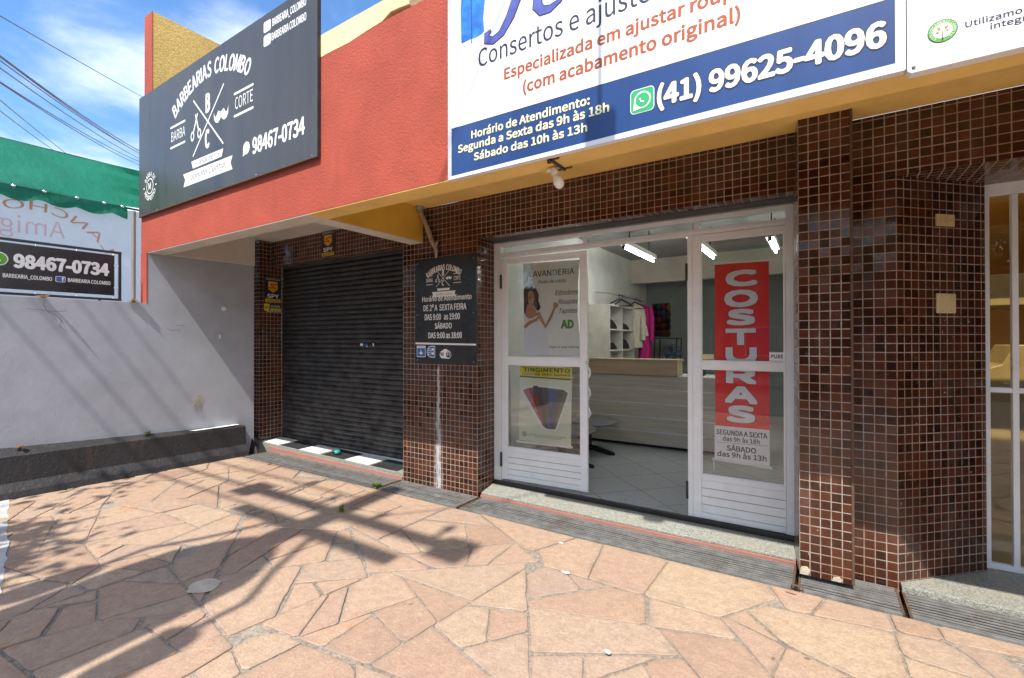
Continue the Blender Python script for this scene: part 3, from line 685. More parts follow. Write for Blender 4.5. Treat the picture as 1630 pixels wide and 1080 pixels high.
# side shop: white framed glass door and ochre room
b = MB(); y0 = 4.58
for a in ((.955, .990, .04, 2.715), (1.100, 1.132, .08, 2.622), (2.3, 2.34, .04, 2.715)): b.box(a[0], a[1], y0, y0+.05, a[2], a[3], A)
b.box(.99, 2.3, y0+.002, y0+.048, 2.625, 2.713, A); b.box(.99, 2.3, y0+.002, y0+.048, .042, .08, A); b.box(.99, 1.10, y0+.003, y0+.047, 1.262, 1.296, A); b.box(1.132, 2.3, y0+.003, y0+.047, 1.262, 1.296, A)
SDR = b.build('side_door', SB, bevel=.003)
for x0, x1 in ((.99, 1.10), (1.132, 2.3)):
    for z0, z1 in ((.08, 1.262), (1.296, 2.625)): MB().box(x0, x1, y0+.02, y0+.024, z0, z1, 'glass').build('glass_pane', SDR)
MB().box(.93, .954, 4.52, 4.7, .041, 2.7045, 'tile').build('side_door_reveal', SB, uv=(.423, .0425))
MB().box(.13, 5, 4.665, 9.2, .0, .05, 'ochredark').build('side_room_floor', SB)
MB().box(.13, 5, 9.2, 9.35, .05, 3.2, 'ochre').build('side_room_back_wall', SB)
MB().box(.13, .3, 4.67, 9.2, .05, 3.2, 'ochre').build('side_room_wall', SB)
b = MB(); b.box(.13, 5, 4.665, 4.9, 3.2, 3.3, 'ochre'); b.box(.13, 5, 6.9, 9.35, 3.2, 3.3, 'ochre'); b.build('side_room_ceiling', SB)  # opening between the slabs added to let daylight into the side room
MB().box(3.2, 3.4, 2.55, 9.3, -.1, 3.3, 'tile').build('far_side_wall', SB, uv=TU)
MB().box(2.345, 3.2, 4.58, 4.7, .0, 2.7045, 'tile').build('side_pier', SB, uv=TU)

# ================================================================== boundary wall
BW = thing('boundary_wall', (-7.2, 0, 0), 'long low grey painted wall with cracks and a black plinth', 'wall')
b = MB(); b.prism([(W(-4)-.18, -4, -.1), (W(-4), -4, -.1), (W(2.5555), 2.5555, -.1), (W(2.5555)-.18, 2.5555, -.1)], (0, 0, 2.21), 'wallpaint'); b.build('wall', BW)
b = MB(); ys = [-4+k*.24 for k in range(33)]; 
sec = []
for y in ys:
    y = min(y, 3.74); f = (y-1.3)/2.5; wv = mnoise.noise((y*1.3, 0, 2))*.012
    zb_ = .526-.11*f; zf_ = .44-.025*max(f, -.5)
    sec.append([(W(y)-.03, y, -.08), (W(y)+.245+wv, y, -.08), (W(y)+.205+wv, y, .07), (W(y)+.14+wv, y, .155), (W(y)+.125+wv, y, zf_-.012), (W(y)+.11+wv, y, zf_), (W(y)-.03, y, zb_)])
n = 7; vs = [p for s_ in sec for p in s_]; fs = [(i*n+j, i*n+(j+1) % n, (i+1)*n+(j+1) % n, (i+1)*n+j) for i in range(len(sec)-1) for j in range(n)]
b.mesh(vs, fs, 'blackkerb'); b.poly(sec[0], 'blackkerb'); b.poly(list(reversed(sec[-1])), 'blackkerb'); b.build('plinth', BW)
b = MB(); pp = [(-6.985, 3.62), (-6.97, 3.3), (-6.99, 3.05), (-7.06, 3.0), (-7.075, 3.4), (-7.06, 3.62)]
b.poly([(x, y, .438) for x, y in pp], 'white'); b.build('bare_plaster', BW)
# peeled patch on the wall: a shallow ragged spall
b = MB(); pts = []
for k in range(18):
    a = 2*math.pi*k/18; q = 1+rnd.uniform(-.45, .35); pts.append((W(3.12)+.002, 3.12+.07*q*math.cos(a), .83+.10*q*math.sin(a)))
b.prism(pts, (.004, 0, 0), 'concrete'); b.build('spalled_patch', BW)
b = MB()
for path in ([(1.62, 2.10), (1.61, 2.02), (1.64, 1.96), (1.70, 1.93), (1.76, 1.86), (1.74, 1.80), (1.80, 1.74)], [(1.48, 1.985), (1.58, 1.975), (1.70, 1.96), (1.80, 1.975)], [(2.76, 1.80), (2.82, 1.77), (2.88, 1.78), (2.92, 1.76)], [(2.87, 1.84), (2.96, 1.835)]):
    for (a, c_), (e, f_) in zip(path, path[1:]):
        L = math.hypot(e-a, f_-c_); nx, nz = -(f_-c_)/L*.0018, (e-a)/L*.0018
        b.poly([(W(a)+.0025, a-nx, c_-nz), (W(e)+.0025, e-nx, f_-nz), (W(e)+.0025, e+nx, f_+nz), (W(a)+.0025, a+nx, c_+nz)], 'greyink')
b.build('crack', BW)
# plates on the side wall
b = MB(); b.box(W(3.38), W(3.38)+.012, 3.315, 3.46, 1.635, 1.752, 'wallpaint'); b.box(W(3.38)+.012, W(3.38)+.015, 3.375, 3.40, 1.665, 1.72, 'white')
tag(b.build('switch_plate', bevel=.003), 'grey painted switch plate on the shaded part of the side wall', 'switch plate')
b = MB(); b.lathe((W(3.45)-.002, 3.45, 2.09), [(.0, .0), (.035, .0), (.032, .014), (.02, .02), (.012, .012), (0, .012)], 'whitetrim', 16, (1, 0, 0))
tag(b.build('round_outlet'), 'small round white outlet high on the shaded side wall', 'outlet')

# ================================================================== signs on the fascia
def emblem(b, F, cx, cz, s, mt, ink, full=True, rib=True):
    """crossed lines with the letters B and C, scissors and moustache; s = half width of the cross"""
    def line(x0, y0, x1, y1, w_, lay=1):
        L = math.hypot(x1-x0, y1-y0); nx, ny = -(y1-y0)/L*w_, (x1-x0)/L*w_
        b.flat(F, [(x0-nx, y0-ny), (x1-nx, y1-ny), (x1+nx, y1+ny), (x0+nx, y0+ny)], mt, lay)
    P = lambda x, y: (cx+x*s, cz+y*s)
    line(*P(-1, -.92), *P(1, .92), .028*s); line(*P(-.97, .93), *P(.97, -.93), .028*s, 1.3)
    b.text(F, 'B', *P(0, .30), .60*s, mt, w=.30*s, al='C', off=.035); b.text(F, 'C', *P(-.04, -.84), .58*s, mt, w=.30*s, al='C', off=.035)
    # scissors
    line(*P(-.83, .44), *P(-.62, -.10), .035*s); line(*P(-.68, .44), *P(-.95, -.12), .035*s, 1.5)
    for k_, ox in enumerate((-1.02, -.56)):
        ring = 14; q = [(cx+(ox+math.cos(2*math.pi*k/ring)*r_)*s, cz+(-.25+math.sin(2*math.pi*k/ring)*r_*1.35)*s) for r_ in (.125, .070) for k in range(ring)]
        for k in range(ring): b.flat(F, [q[k], q[(k+1) % ring], q[ring+(k+1) % ring], q[ring+k]], mt, 2)
    # moustache
    h_ = [(-.45, .20), (-.37, .03), (-.28, .05), (-.16, .19), (0, .11), (.16, .19), (.28, .05), (.37, .03), (.45, .20), (.43, -.03), (.33, -.15), (.18, -.18), (.06, -.11), (0, -.03), (-.06, -.11), (-.18, -.18), (-.33, -.15), (-.43, -.03)]
    b.flat(F, [P(.83+x, y-.02) for x, y in h_][::-1], mt, 1)

def rrect(F, b, x0, x1, z0, z1, r, mt, lay):
    p = []
    for cx, cz, a0 in ((x1-r, z1-r, 0), (x0+r, z1-r, 90), (x0+r, z0+r, 180), (x1-r, z0+r, 270)):
        for k in range(6): a = R(a0+18*k); p.append((cx+r*math.cos(a), cz+r*math.sin(a)))
    b.flat(F, p, mt, lay)
def disc(F, b, cx, cz, r, mt, lay, n=24, sx_=1.):
    b.flat(F, [(cx+r*sx_*math.cos(2*math.pi*k/n), cz+r*math.sin(2*math.pi*k/n)) for k in range(n)], mt, lay)
def handset(F, b, cx, cz, s, mt, lay):
    p = []
    for k in range(9): a = R(195+75*k/8+15); p.append((cx+s*.95*math.cos(a)+s*.25, cz+s*.95*math.sin(a)+s*.25))
    q = []
    for k in range(9): a = R(195+75*k/8+15); q.append((cx+s*.62*math.cos(a)+s*.25, cz+s*.62*math.sin(a)+s*.25))
    b.flat(F, p+q[::-1], mt, lay)
    disc(F, b, cx-.52*s, cz+.22*s, .24*s, mt, lay+.3, 10); disc(F, b, cx+.22*s, cz-.52*s, .24*s, mt, lay+.3, 10)

t = thing('barber_sign', (-5.45, 2.53, 3.215), 'large dark grey barber signboard with white lettering hung on the red fascia', 'sign')
MB().box(-7.28, -3.612, 2.516, 2.549, 3.217, 4.722, 'blackvinyl').build('board', t, bevel=.002)
b = MB()
b.box(-7.285, -3.605, 2.512, 2.5485, 3.205, 3.2165, 'rust'); b.box(-3.6115, -3.603, 2.519, 2.549, 3.217, 4.725, 'darksteel'); b.box(-7.289, -7.2805, 2.519, 2.549, 3.217, 4.725, 'darksteel')
b.build('frame', t)
for k in range(9): MB().lathe((-7.2+k*.44, 2.5165, 3.226), [(0, 0), (.006, 0), (.005, .003), (0, .004)], 'chrome', 8, (0, -1, 0)).build('rivet', t)
F = FY(2.516); b = MB()
b.arctext(F, 'BARBEARIAS COLOMBO', -5.475, 3.06, 1.40, R(90+34.5), R(90-33), .155, 'white', off=.025)
emblem(b, F, -5.505, 3.985, .335, 'white', 'inkblack')
for x0, x1, za, zb_ in ((-6.395, -6.02, 4.126, 3.889), (-4.972, -4.606, 4.122, 3.897)):
    for z_ in (za, zb_): rrect(F, b, x0, x1, z_-.012, z_+.012, .011, 'white', 1)
b.text(F, 'BARBA', -6.371, 3.958, .112, 'white', w=.345); b.text(F, 'CORTE', -4.948, 3.962, .118, 'white', w=.33)
for z0, z1 in ((4.548, 4.650), (4.415, 4.520)): rrect(F, b, -4.43, -4.312, z0, z1, .02, 'white', 1)
b.text(F, 'BARBEARIA_COLOMBO', -4.288, 4.567, .070, 'white', w=.525, off=.02); b.text(F, 'BARBEARIA COLOMBO', -4.299, 4.436, .070, 'white', w=.538, off=.02)
b.text(F, '98467-0734', -4.627, 3.443, .155, 'white', w=.845, off=.028)
b.flat(F, [(-5.875, 3.628), (-5.18, 3.624), (-5.212, 3.546), (-5.84, 3.543)], 'white', 1); b.text(F, 'DESDE 2007', -5.53, 3.562, .044, 'inkblack', w=.36, al='C', lay=2)
for x in (-5.77, -5.28): disc(F, b, x, 3.585, .011, 'inkblack', 2, 5)
b.flat(F, [(-6.07, 3.521), (-4.996, 3.512), (-5.035, 3.445), (-4.996, 3.372), (-6.062, 3.374), (-6.02, 3.45)], 'white', 1)
b.text(F, 'Jonilto Cunha', -5.53, 3.425, .062, 'greyink', w=.74, al='C', sh=.35, lay=2)
b.arctext(F, 'BARBA DE', -6.955, 3.548, .120, R(90+62), R(90-62), .055, 'white', off=.02)
b.arctext(F, 'RESPEITO', -6.955, 3.548, .175, R(270-66), R(270+66), .055, 'white', off=.02, inward=True)
for sg in (-1, 1): rrect(F, b, -6.955+sg*.17-.02, -6.955+sg*.17+.02, 3.535, 3.549, .005, 'white', 1)
disc(F, b, -6.955, 3.548, .098, 'white', 1); disc(F, b, -6.955, 3.548, .084, 'blackvinyl', 2); b.text(F, 'M', -6.955, 3.505, .085, 'white', w=.07, al='C', off=.02, lay=3)
b.build('lettering', t)
b = MB(); disc(F, b, -4.735, 3.528, .062, 'white', 1); b.flat(F, [(-4.79, 3.52), (-4.75, 3.47), (-4.80, 3.455)], 'white', 1.3); disc(F, b, -4.735, 3.528, .052, 'palegreen', 2); handset(F, b, -4.735, 3.528, .030, 'white', 3); b.build('phone_icon', t)

t = thing('tailor_sign', (-.9, 2.49, 2.70), 'big white signboard with blue bottom band and a telephone number', 'sign')
b = MB(); b.box(-2.138, .295, 2.515, 2.549, 2.731, 4.80, 'signwhite'); b.build('box', t)
b = MB(); xa, xb, xc, xd, za, zb_, zc = -2.142, -2.113, .265, .297, 2.729, 2.749, 2.766
b.hexa([(xa, 2.510, za), (xd, 2.510, za), (xc, 2.510, zc), (xb, 2.510, zb_)], [(xa, 2.55, za), (xd, 2.55, za), (xc, 2.5147, zc), (xb, 2.5147, zb_)], 'alu_white')
b.hexa([(xa-.002, 2.5095, za), (xb, 2.5095, zb_), (xb, 2.5095, 4.8), (xa-.002, 2.5095, 4.8)], [(xa-.002, 2.55, za), (xb, 2.5147, zb_), (xb, 2.5147, 4.8), (xa-.002, 2.55, 4.8)], 'alu_raw')
b.hexa([(xc, 2.5095, zc), (xd+.002, 2.5095, za), (xd+.002, 2.5095, 4.8), (xc, 2.5095, 4.8)], [(xc, 2.5147, zc), (xd+.002, 2.55, za), (xd+.002, 2.55, 4.8), (xc, 2.5147, 4.8)], 'alu_raw')
b.build('aluminium_frame', t)
F = lambda a_, c_, l=0: (a_*1.031, 2.515-l*.0012, 1.62+(c_-1.62)*1.031); b = MB(); b.flat(F, [(-2.0495, 2.7165), (.2575, 2.7325), (.2575, 2.997), (-2.0495, 3.030)], 'bluevinyl', 1); b.flat(F, [(-2.0495, 3.030), (.2575, 2.997), (.2575, 3.001), (-2.0495, 3.034)], 'outline', 1); b.build('blue_band', t)
b = MB()
b.text(F, 'Consertos e ajustes de roupas', -1.83, 3.372, .112, 'ink', w=1.80, off=.004)
b.build('navy_lettering', t)
b = MB()
b.text(F, 'Especializada em ajustar roupas', -1.632, 3.234, .068, 'orange', w=1.40, off=.028); b.text(F, '(com acabamento original)', -1.496, 3.113, .070, 'orange', w=1.19, off=.028)
b.build('orange_lettering', t)
b = MB()
for s_, x, z_, h_, w_, mt in (('Horário de Atendimento:', -1.886, 2.928, .050, .824, 'cream_ink'), ('Segunda a Sexta das 9h às 18h', -1.996, 2.858, .050, 1.047, 'cream_ink'), ('Sábado das 10h às 13h', -1.866, 2.782, .048, .789, 'cream_ink')):
    b.text(F, s_, x, z_, h_, 'outline', w=w_, off=.034, grow=.05, lay=2); b.text(F, s_, x, z_, h_, mt, w=w_, off=.034, lay=3)
b.text(F, '(41) 99625-4096', -.694, 2.815, .102, 'outline', w=.925, off=.03, grow=.055, lay=2); b.text(F, '(41) 99625-4096', -.694, 2.815, .102, 'white', w=.925, off=.036, lay=3)
b.build('white_lettering', t)
b = MB(); rrect(F, b, -.833, -.707, 2.806, 2.932, .022, 'white', 2); rrect(F, b, -.829, -.711, 2.810, 2.928, .02, 'wagreen', 3); disc(F, b, -.768, 2.871, .044, 'white', 4); b.flat(F, [(-.812, 2.868), (-.775, 2.828), (-.818, 2.822)], 'white', 4.3); disc(F, b, -.768, 2.871, .036, 'wagreen', 5); handset(F, b, -.768, 2.871, .022, 'white', 6); b.build('phone_icon', t)
# blue dress drawing and the swash of the script title
b = MB(); b.flat(F, [(-1.968, 3.572), (-1.90, 3.576), (-1.845, 3.572), (-1.800, 3.578), (-1.783, 3.590), (-1.790, 3.68), (-1.775, 3.80), (-1.80, 3.98), (-1.77, 4.15), (-1.83, 4.28), (-1.93, 4.28), (-1.97, 4.14), (-1.955, 3.98), (-1.975, 3.80), (-1.972, 3.68)], 'dressblue', 1)
b.flat(F, [(-1.885, 3.574), (-1.879, 3.574), (-1.884, 3.95), (-1.888, 3.95)], 'navy', 2); b.flat(F, [(-1.886, 3.545), (-1.879, 3.545), (-1.880, 3.574), (-1.885, 3.574)], 'inkblack', 2); b.build('dress_drawing', t)
def swash(b, F, pts, ws, mt, lay):
    n = len(pts); Lp, Rp = [], []
    for i in range(n):
        a, c_ = pts[max(0, i-1)], pts[min(n-1, i+1)]; L = math.hypot(c_[0]-a[0], c_[1]-a[1]) or 1; nx, ny = -(c_[1]-a[1])/L*ws[i], (c_[0]-a[0])/L*ws[i]
        Lp.append((pts[i][0]+nx, pts[i][1]+ny)); Rp.append((pts[i][0]-nx, pts[i][1]-ny))
    for i in range(n-1): b.flat(F, [Lp[i], Lp[i+1], Rp[i+1], Rp[i]], mt, lay)
b = MB()
for mt, gx, lay in (('ink', .006, 1), ('purple', 0, 2)):
    swash(b, F, [(-1.73, 3.575), (-1.762, 3.562), (-1.762, 3.525), (-1.715, 3.505), (-1.65, 3.53), (-1.585, 3.61), (-1.53, 3.72), (-1.48, 3.86), (-1.44, 4.0), (-1.42, 4.1)], [.006+gx, .018+gx, .024+gx, .021+gx, .023+gx, .029+gx, .032+gx, .032+gx, .026+gx, .01+gx], mt, lay)
    swash(b, F, [(-1.20, 3.62), (-1.245, 3.575), (-1.31, 3.552), (-1.365, 3.56), (-1.395, 3.60), (-1.39, 3.67), (-1.34, 3.73), (-1.28, 3.74)], [.004+gx, .010+gx, .020+gx, .026+gx, .030+gx, .026+gx, .016+gx, .006+gx], mt, lay)
    b.text(F, 'novar', -1.15, 3.56, .26, mt, w=1.1, sh=.35, off=.0+gx*2, lay=lay)
b.build('script_title', t)

t = thing('laundry_sign', (1.6, 2.52, 2.70), 'white signboard at the right edge with a round green plant emblem', 'sign')
b = MB(); pts = [(.302+.012, 2.705), (3.1, 2.705), (3.1, 4.75), (.302, 4.75), (.302, 2.717)]
b.prism([(x, 2.50, z_) for x, z_ in pts], (0, .049, 0), 'signwhite'); b.build('board', t, bevel=.002)
b = MB(); b.lathe((.322, 2.4995, 2.727), [(0, 0), (.007, 0), (.006, .004), (0, .005)], 'steel', 10, (0, -1, 0)); b.build('bolt', t)
F = FY(2.50); b = MB(); cx, cz = .410, 2.843
disc(F, b, cx, cz, .0455, 'darkgreen', 1, 32); disc(F, b, cx, cz, .0425, 'leafgreen', 2, 32); disc(F, b, cx, cz, .0295, 'white', 3, 32)
b.arctext(F, 'ECOLOGICAMENTE CORRETO', cx, cz, .0312, R(235), R(-55), .009, 'white', off=.02, lay=3)
b.flat(F, [(cx-.002, cz-.036), (cx+.002, cz-.036), (cx+.002, cz+.001), (cx, cz+.003)], 'inkblack', 4)
for x, z_, a in ((-.011, .010, 125), (.011, .010, 55), (-.015, -.004, 165), (.013, -.003, 20)):
    l_ = .011 if abs(x) < .012 else .008; ca, sa_ = math.cos(R(a)), math.sin(R(a)); b.flat(F, [(cx+x-ca*l_*.9, cz+z_-sa_*l_*.9), (cx+x+sa_*l_*.5, cz+z_-ca*l_*.5), (cx+x+ca*l_, cz+z_+sa_*l_), (cx+x-sa_*l_*.5, cz+z_+ca*l_*.5)], 'olive', 4)
b.build('plant_emblem', t)
b = MB(); b.text(F, 'Utilizamos produtos', .476, 2.831, .0235, 'ink', w=.335, off=.022); b.text(F, 'integrados', .546, 2.799, .0235, 'ink', w=.18, off=.022); b.build('lettering', t)

# hours board on the pillar
t = thing('hours_board', (-3.45, 3.985, 1.38), 'black barber opening hours board screwed to the tiled pillar', 'sign')
MB().box(-3.884, -3.014, 3.976, 3.998, 1.378, 2.545, 'boardblack').build('board', t, bevel=.001)
for x in (-3.85, -3.05):
    for z_ in (1.41, 1.92, 2.50): MB().lathe((x, 3.976, z_), [(0, 0), (.007, 0), (.005, .004), (0, .005)], 'chrome', 8, (0, -1, 0)).build('screw', t)
F = FY(3.976); b = MB()
b.arctext(F, 'BARBEARIAS COLOMBO', -3.462, 2.02, .385, R(90+36), R(90-36), .058, 'white', off=.025)
emblem(b, F, -3.468, 2.315, .098, 'white', 'inkblack')
for x0, x1, s_ in ((-3.715, -3.62, 'BARBA'), (-3.325, -3.215, 'CORTE')):
    for z_ in (2.352, 2.255): rrect(F, b, x0, x1, z_-.0035, z_+.0035, .003, 'white', 1)
    b.text(F, s_, (x0+x1)/2, 2.283, .042, 'white', w=.095, al='C', off=.01)
b.flat(F, [(-3.555, 2.205), (-3.37, 2.205), (-3.38, 2.180), (-3.545, 2.180)], 'white', 1)
b.flat(F, [(-3.63, 2.17), (-3.29, 2.17), (-3.305, 2.143), (-3.29, 2.112), (-3.63, 2.112), (-3.615, 2.143)], 'white', 1); b.text(F, 'Jonilto Cunha', -3.46, 2.130, .022, 'greyink', w=.24, al='C', sh=.35, lay=2)
for s_, x, z_, h_, w_, o_ in (('Horário de Atendimento', -3.779, 2.068, .056, .705, .018), ('DE 2ª A  SEXTA FEIRA', -3.759, 1.962, .066, .615, .018), ('DAS 9:00   as 19:00', -3.74, 1.860, .066, .507, .018), ('SÁBADO', -3.59, 1.763, .060, .245, .018), ('DAS 9:00 as 18:00', -3.684, 1.657, .064, .478, .018)):
    b.text(F, s_, x, z_, h_, 'white', w=w_, off=o_)
b.flat(F, [(-3.883, 1.590), (-3.015, 1.578), (-3.015, 1.596), (-3.883, 1.610)], 'white', 1)
b.build('lettering', t)
b = MB(); rrect(F, b, -3.862, -3.728, 1.445, 1.573, .01, 'white', 1); b.flat(F, [(-3.855, 1.452), (-3.735, 1.452), (-3.735, 1.545), (-3.855, 1.545)], 'sticker_blue', 2)
b.flat(F, [(-3.835, 1.49), (-3.805, 1.498), (-3.795, 1.535), (-3.785, 1.498), (-3.752, 1.49), (-3.785, 1.482), (-3.795, 1.46), (-3.805, 1.482)], 'white', 3); b.text(F, 'CARTÃO', -3.795, 1.552, .013, 'sticker_blue', w=.09, al='C', lay=2)
b.build('card_sticker', t)
b = MB(); q = [(-3.585, 1.442), (-3.585, 1.572), (-3.64, 1.572)]+[(-3.64+.068*math.cos(R(90+k*18)), 1.507+.065*math.sin(R(90+k*18))) for k in range(11)]
b.flat(F, q, 'white', 1); b.flat(F, [(-3.64+(x+3.64)*.88, 1.507+(z_-1.507)*.88) for x, z_ in q], 'sticker_blue', 2)
for k in range(4): b.flat(F, [(-3.69, 1.475+k*.02), (-3.648, 1.475+k*.02), (-3.648, 1.481+k*.02), (-3.69, 1.481+k*.02)], 'white', 3)
rrect(F, b, -3.636, -3.60, 1.475, 1.545, .004, 'white', 3); rrect(F, b, -3.631, -3.605, 1.50, 1.52, .003, 'sticker_blue', 4); b.build('bank_sticker', t)
b = MB(); disc(F, b, -3.475, 1.478, .042, 'white', 1); disc(F, b, -3.40, 1.478, .046, 'white', 1.2); disc(F, b, -3.437, 1.488, .052, 'white', 1.4); b.flat(F, [(-3.475, 1.437), (-3.40, 1.434), (-3.40, 1.51), (-3.475, 1.51)], 'white', 2); disc(F, b, -3.392, 1.478, .034, 'inkblack', 3); b.text(F, 'Wi', -3.507, 1.462, .040, 'inkblack', w=.052, off=.02, lay=3); b.text(F, 'Fi', -3.412, 1.462, .040, 'white', w=.042, off=.02, lay=4); b.build('wifi_sticker', t)

# security company plates
def spy(F, b, x0, x1, z0, z1, num):
    w_, h_ = x1-x0, z1-z0
    P = lambda u, v: (x0+u*w_, z0+v*h_)
    b.text(F, 'MONITORAMENTO 24H', *P(.07, .935), .03*h_, 'white', w=.86*w_)
    b.flat(F, [P(.05, .905), P(.95, .905), P(.95, .915), P(.05, .915)], 'white', 1)
    b.flat(F, [P(.22, .84), P(.78, .84), P(.80, .54), P(.64, .46), P(.5, .40), P(.36, .46), P(.20, .54)], 'amber', 1)
    b.flat(F, [P(.36, .74), P(.80, .74), P(.80, .71), P(.44, .71), P(.44, .68), P(.68, .56), P(.68, .53), P(.36, .67)], 'boardblack', 2)
    b.flat(F, [P(.20, .60), P(.56, .60), P(.56, .57), P(.20, .57)], 'boardblack', 2)
    b.text(F, 'SPY', *P(.14, .19), .15*h_, 'white', w=.72*w_, off=.03)
    b.flat(F, [P(.03, .02), P(.97, .02), P(.97, .15), P(.03, .15)], 'yellowtag', 1); b.text(F, num, *P(.10, .045), .075*h_, 'boardblack', w=.80*w_, off=.03, lay=2)
t = thing('security_plate', (-5.76, 4.19, 2.81), 'black and yellow alarm plate on the tiled lintel above the roller shutter', 'security sign', 'alarm company plates')
MB().box(-5.905, -5.614, 4.186, 4.1985, 2.812, 3.166, 'boardblack').build('plate', t); b = MB(); spy(FY(4.186, .001), b, -5.905, -5.614, 2.812, 3.166, '3024-8774'); b.build('lettering', t)
t = thing('security_plate', (-7.16, 4.24, 2.22), 'black and yellow alarm plate on the tiled jamb left of the shutter', 'security sign', 'alarm company plates')
MB().box(-7.1645, -7.158, 4.085, 4.345, 2.225, 2.622, 'boardblack').build('plate', t); b = MB(); spy(FX(-7.158, .001), b, 4.085, 4.345, 2.225, 2.622, '3024-8774'); b.build('lettering', t)
t = thing('warning_plate', (-7.16, 4.23, 2.07), 'small yellow alarm warning plate under the larger plate on the jamb', 'security sign')
MB().box(-7.1645, -7.159, 4.083, 4.35, 2.075, 2.208, 'boardblack').build('plate', t)
F = FX(-7.159, .001); b = MB(); b.flat(F, [(4.075, 2.10), (4.075, 2.208), (4.16, 2.208), (4.16, 2.14), (4.14, 2.10)], 'yellowposter', 1); b.text(F, 'SPY', 4.085, 2.135, .035, 'boardblack', w=.065, off=.03, lay=2); b.flat(F, [(4.17, 2.11), (4.345, 2.11), (4.345, 2.135), (4.17, 2.135)], 'yellowposter', 1)
b.text(F, 'ALARME', 4.18, 2.165, .022, 'white', w=.15, off=.02); b.text(F, 'MONITORADO', 4.18, 2.143, .013, 'white', w=.15); b.text(F, '3024-8774', 4.11, 2.08, .024, 'white', w=.235, off=.03); b.build('lettering', t)

# ================================================================== small fittings
b = MB(); b.tube([(-3.745, 3.90, 3.14), (-3.742, 3.91, 3.06), (-3.70, 3.935, 2.96), (-3.655, 3.95, 2.84), (-3.62, 3.955, 2.74), (-3.575, 3.96, 2.68), (-3.558, 3.965, 2.62), (-3.565, 3.975, 2.545)], [.030, .026, .024, .028, .025, .027, .019, .013], 'wrap', 9)
pz = MB(); pz.lathe((-3.745, 3.90, 3.08), [(.0, .0), (.036, .0), (.040, .05), (.040, .055), (0, .055)], 'pipegrey', 14)
t = thing('taped_cable', (-3.66, 3.94, 2.55), 'taped cable hanging from the soffit down to the hours board', 'cable'); b.build('cable', t); pz.build('collar', t)
b = MB(); b.tube([(-3.566, 3.968, 2.66), (-3.545, 3.95, 2.69), (-3.535, 3.955, 2.72)], .012, 'wrap', 7); b.build('cable_tail', t)
t = thing('bulb_lamp', (-1.40, 2.68, 2.62), 'unlit white bulb in its holder on a rusty bracket under the yellow soffit', 'lamp')
b = MB(); b.box(-1.396, -1.380, 2.575, 2.785, 2.728, 2.741, 'darksteel'); b.tube([(-1.40, 2.59, 2.735), (-1.33, 2.59, 2.737)], .006, 'rust', 6); b.tube([(-1.45, 2.77, 2.735), (-1.33, 2.77, 2.737)], .006, 'rust', 6); b.lathe((-1.394, 2.58, 2.715), [(0, 0), (.014, 0), (.014, .02), (0, .02)], 'rust', 8); b.build('bracket', t)
b = MB(); b.tube([(-1.475, 2.70, 2.718), (-1.44, 2.71, 2.722)], .012, 'bulb', 8); b.lathe((-1.428, 2.715, 2.734), [(0, -.0), (.020, .0), (.024, -.02), (.022, -.05), (0, -.05)], 'bulb', 12, (0, 0, 1)); b.build('lamp_holder', t)
b = MB(); ax = Vector((.35, .1, -.9)); b.lathe((-1.424, 2.716, 2.692), [(.016, 0), (.018, .012), (.026, .03), (.033, .05), (.034, .065), (.028, .085), (.015, .098), (0, .101)], 'bulb', 16, ax); b.build('bulb', t)
def splate(name, s0, s1, z0, z1, label, kind):
    k = 1/math.sqrt(2)
    P = lambda s_, d_, z_: (.423+s_*k+d_*k, 4.0+s_*k-d_*k, z_)
    b = MB(); b.prism([P(s0, .001, z0), P(s1, .001, z0), P(s1, .001, z1), P(s0, .001, z1)], (k*.012, -k*.012, 0), 'plate'); 
    n = Vector((k, -k, 0)); c_ = Vector(P((s0+s1)/2, .013, (z0+z1)/2))
    if kind == 'socket':
        b.lathe(c_, [(.0, .002), (.022, .002), (.024, .0), (.018, .001), (.016, .0015), (0, .0015)], 'plate', 16, n); b.lathe(c_, [(.019, .0025), (.0215, .0025)], 'ochredark', 16, n); b.lathe(c_, [(0, .003), (.005, .003)], 'ochredark', 8, n)
    pts_ = [(-.045, 0), (.045, 0)] if kind == 'socket' else [(-.04, .05), (.04, .05), (-.04, -.05), (.04, -.05)]
    for a, c2 in pts_: b.lathe(c_+Vector((k*a, k*a, c2)), [(0, .001), (.005, .001)], 'ochredark', 8, n)
    tag(b.build(name, bevel=.003), label, 'wall plate')
splate('socket_plate', .322, .473, 2.392, 2.470, 'upper beige plate with a round socket on the splayed tile wall', 'socket')
splate('blank_plate', .322, .480, 1.805, 1.937, 'lower square beige blank plate on the splayed tile wall', 'blank')
b = MB(); b.lathe((-5.50, 4.14, .108), [(0, 0), (.045, 0), (.05, .012), (.045, .035), (.03, .045), (0, .047)], 'teal', 12); b.tube([(-5.50, 4.10, .13), (-5.505, 4.075, .128)], .012, 'blackplastic', 8)
tag(b.build('bottle_cap'), 'small teal plastic cap lying on the shutter sill', 'cap')

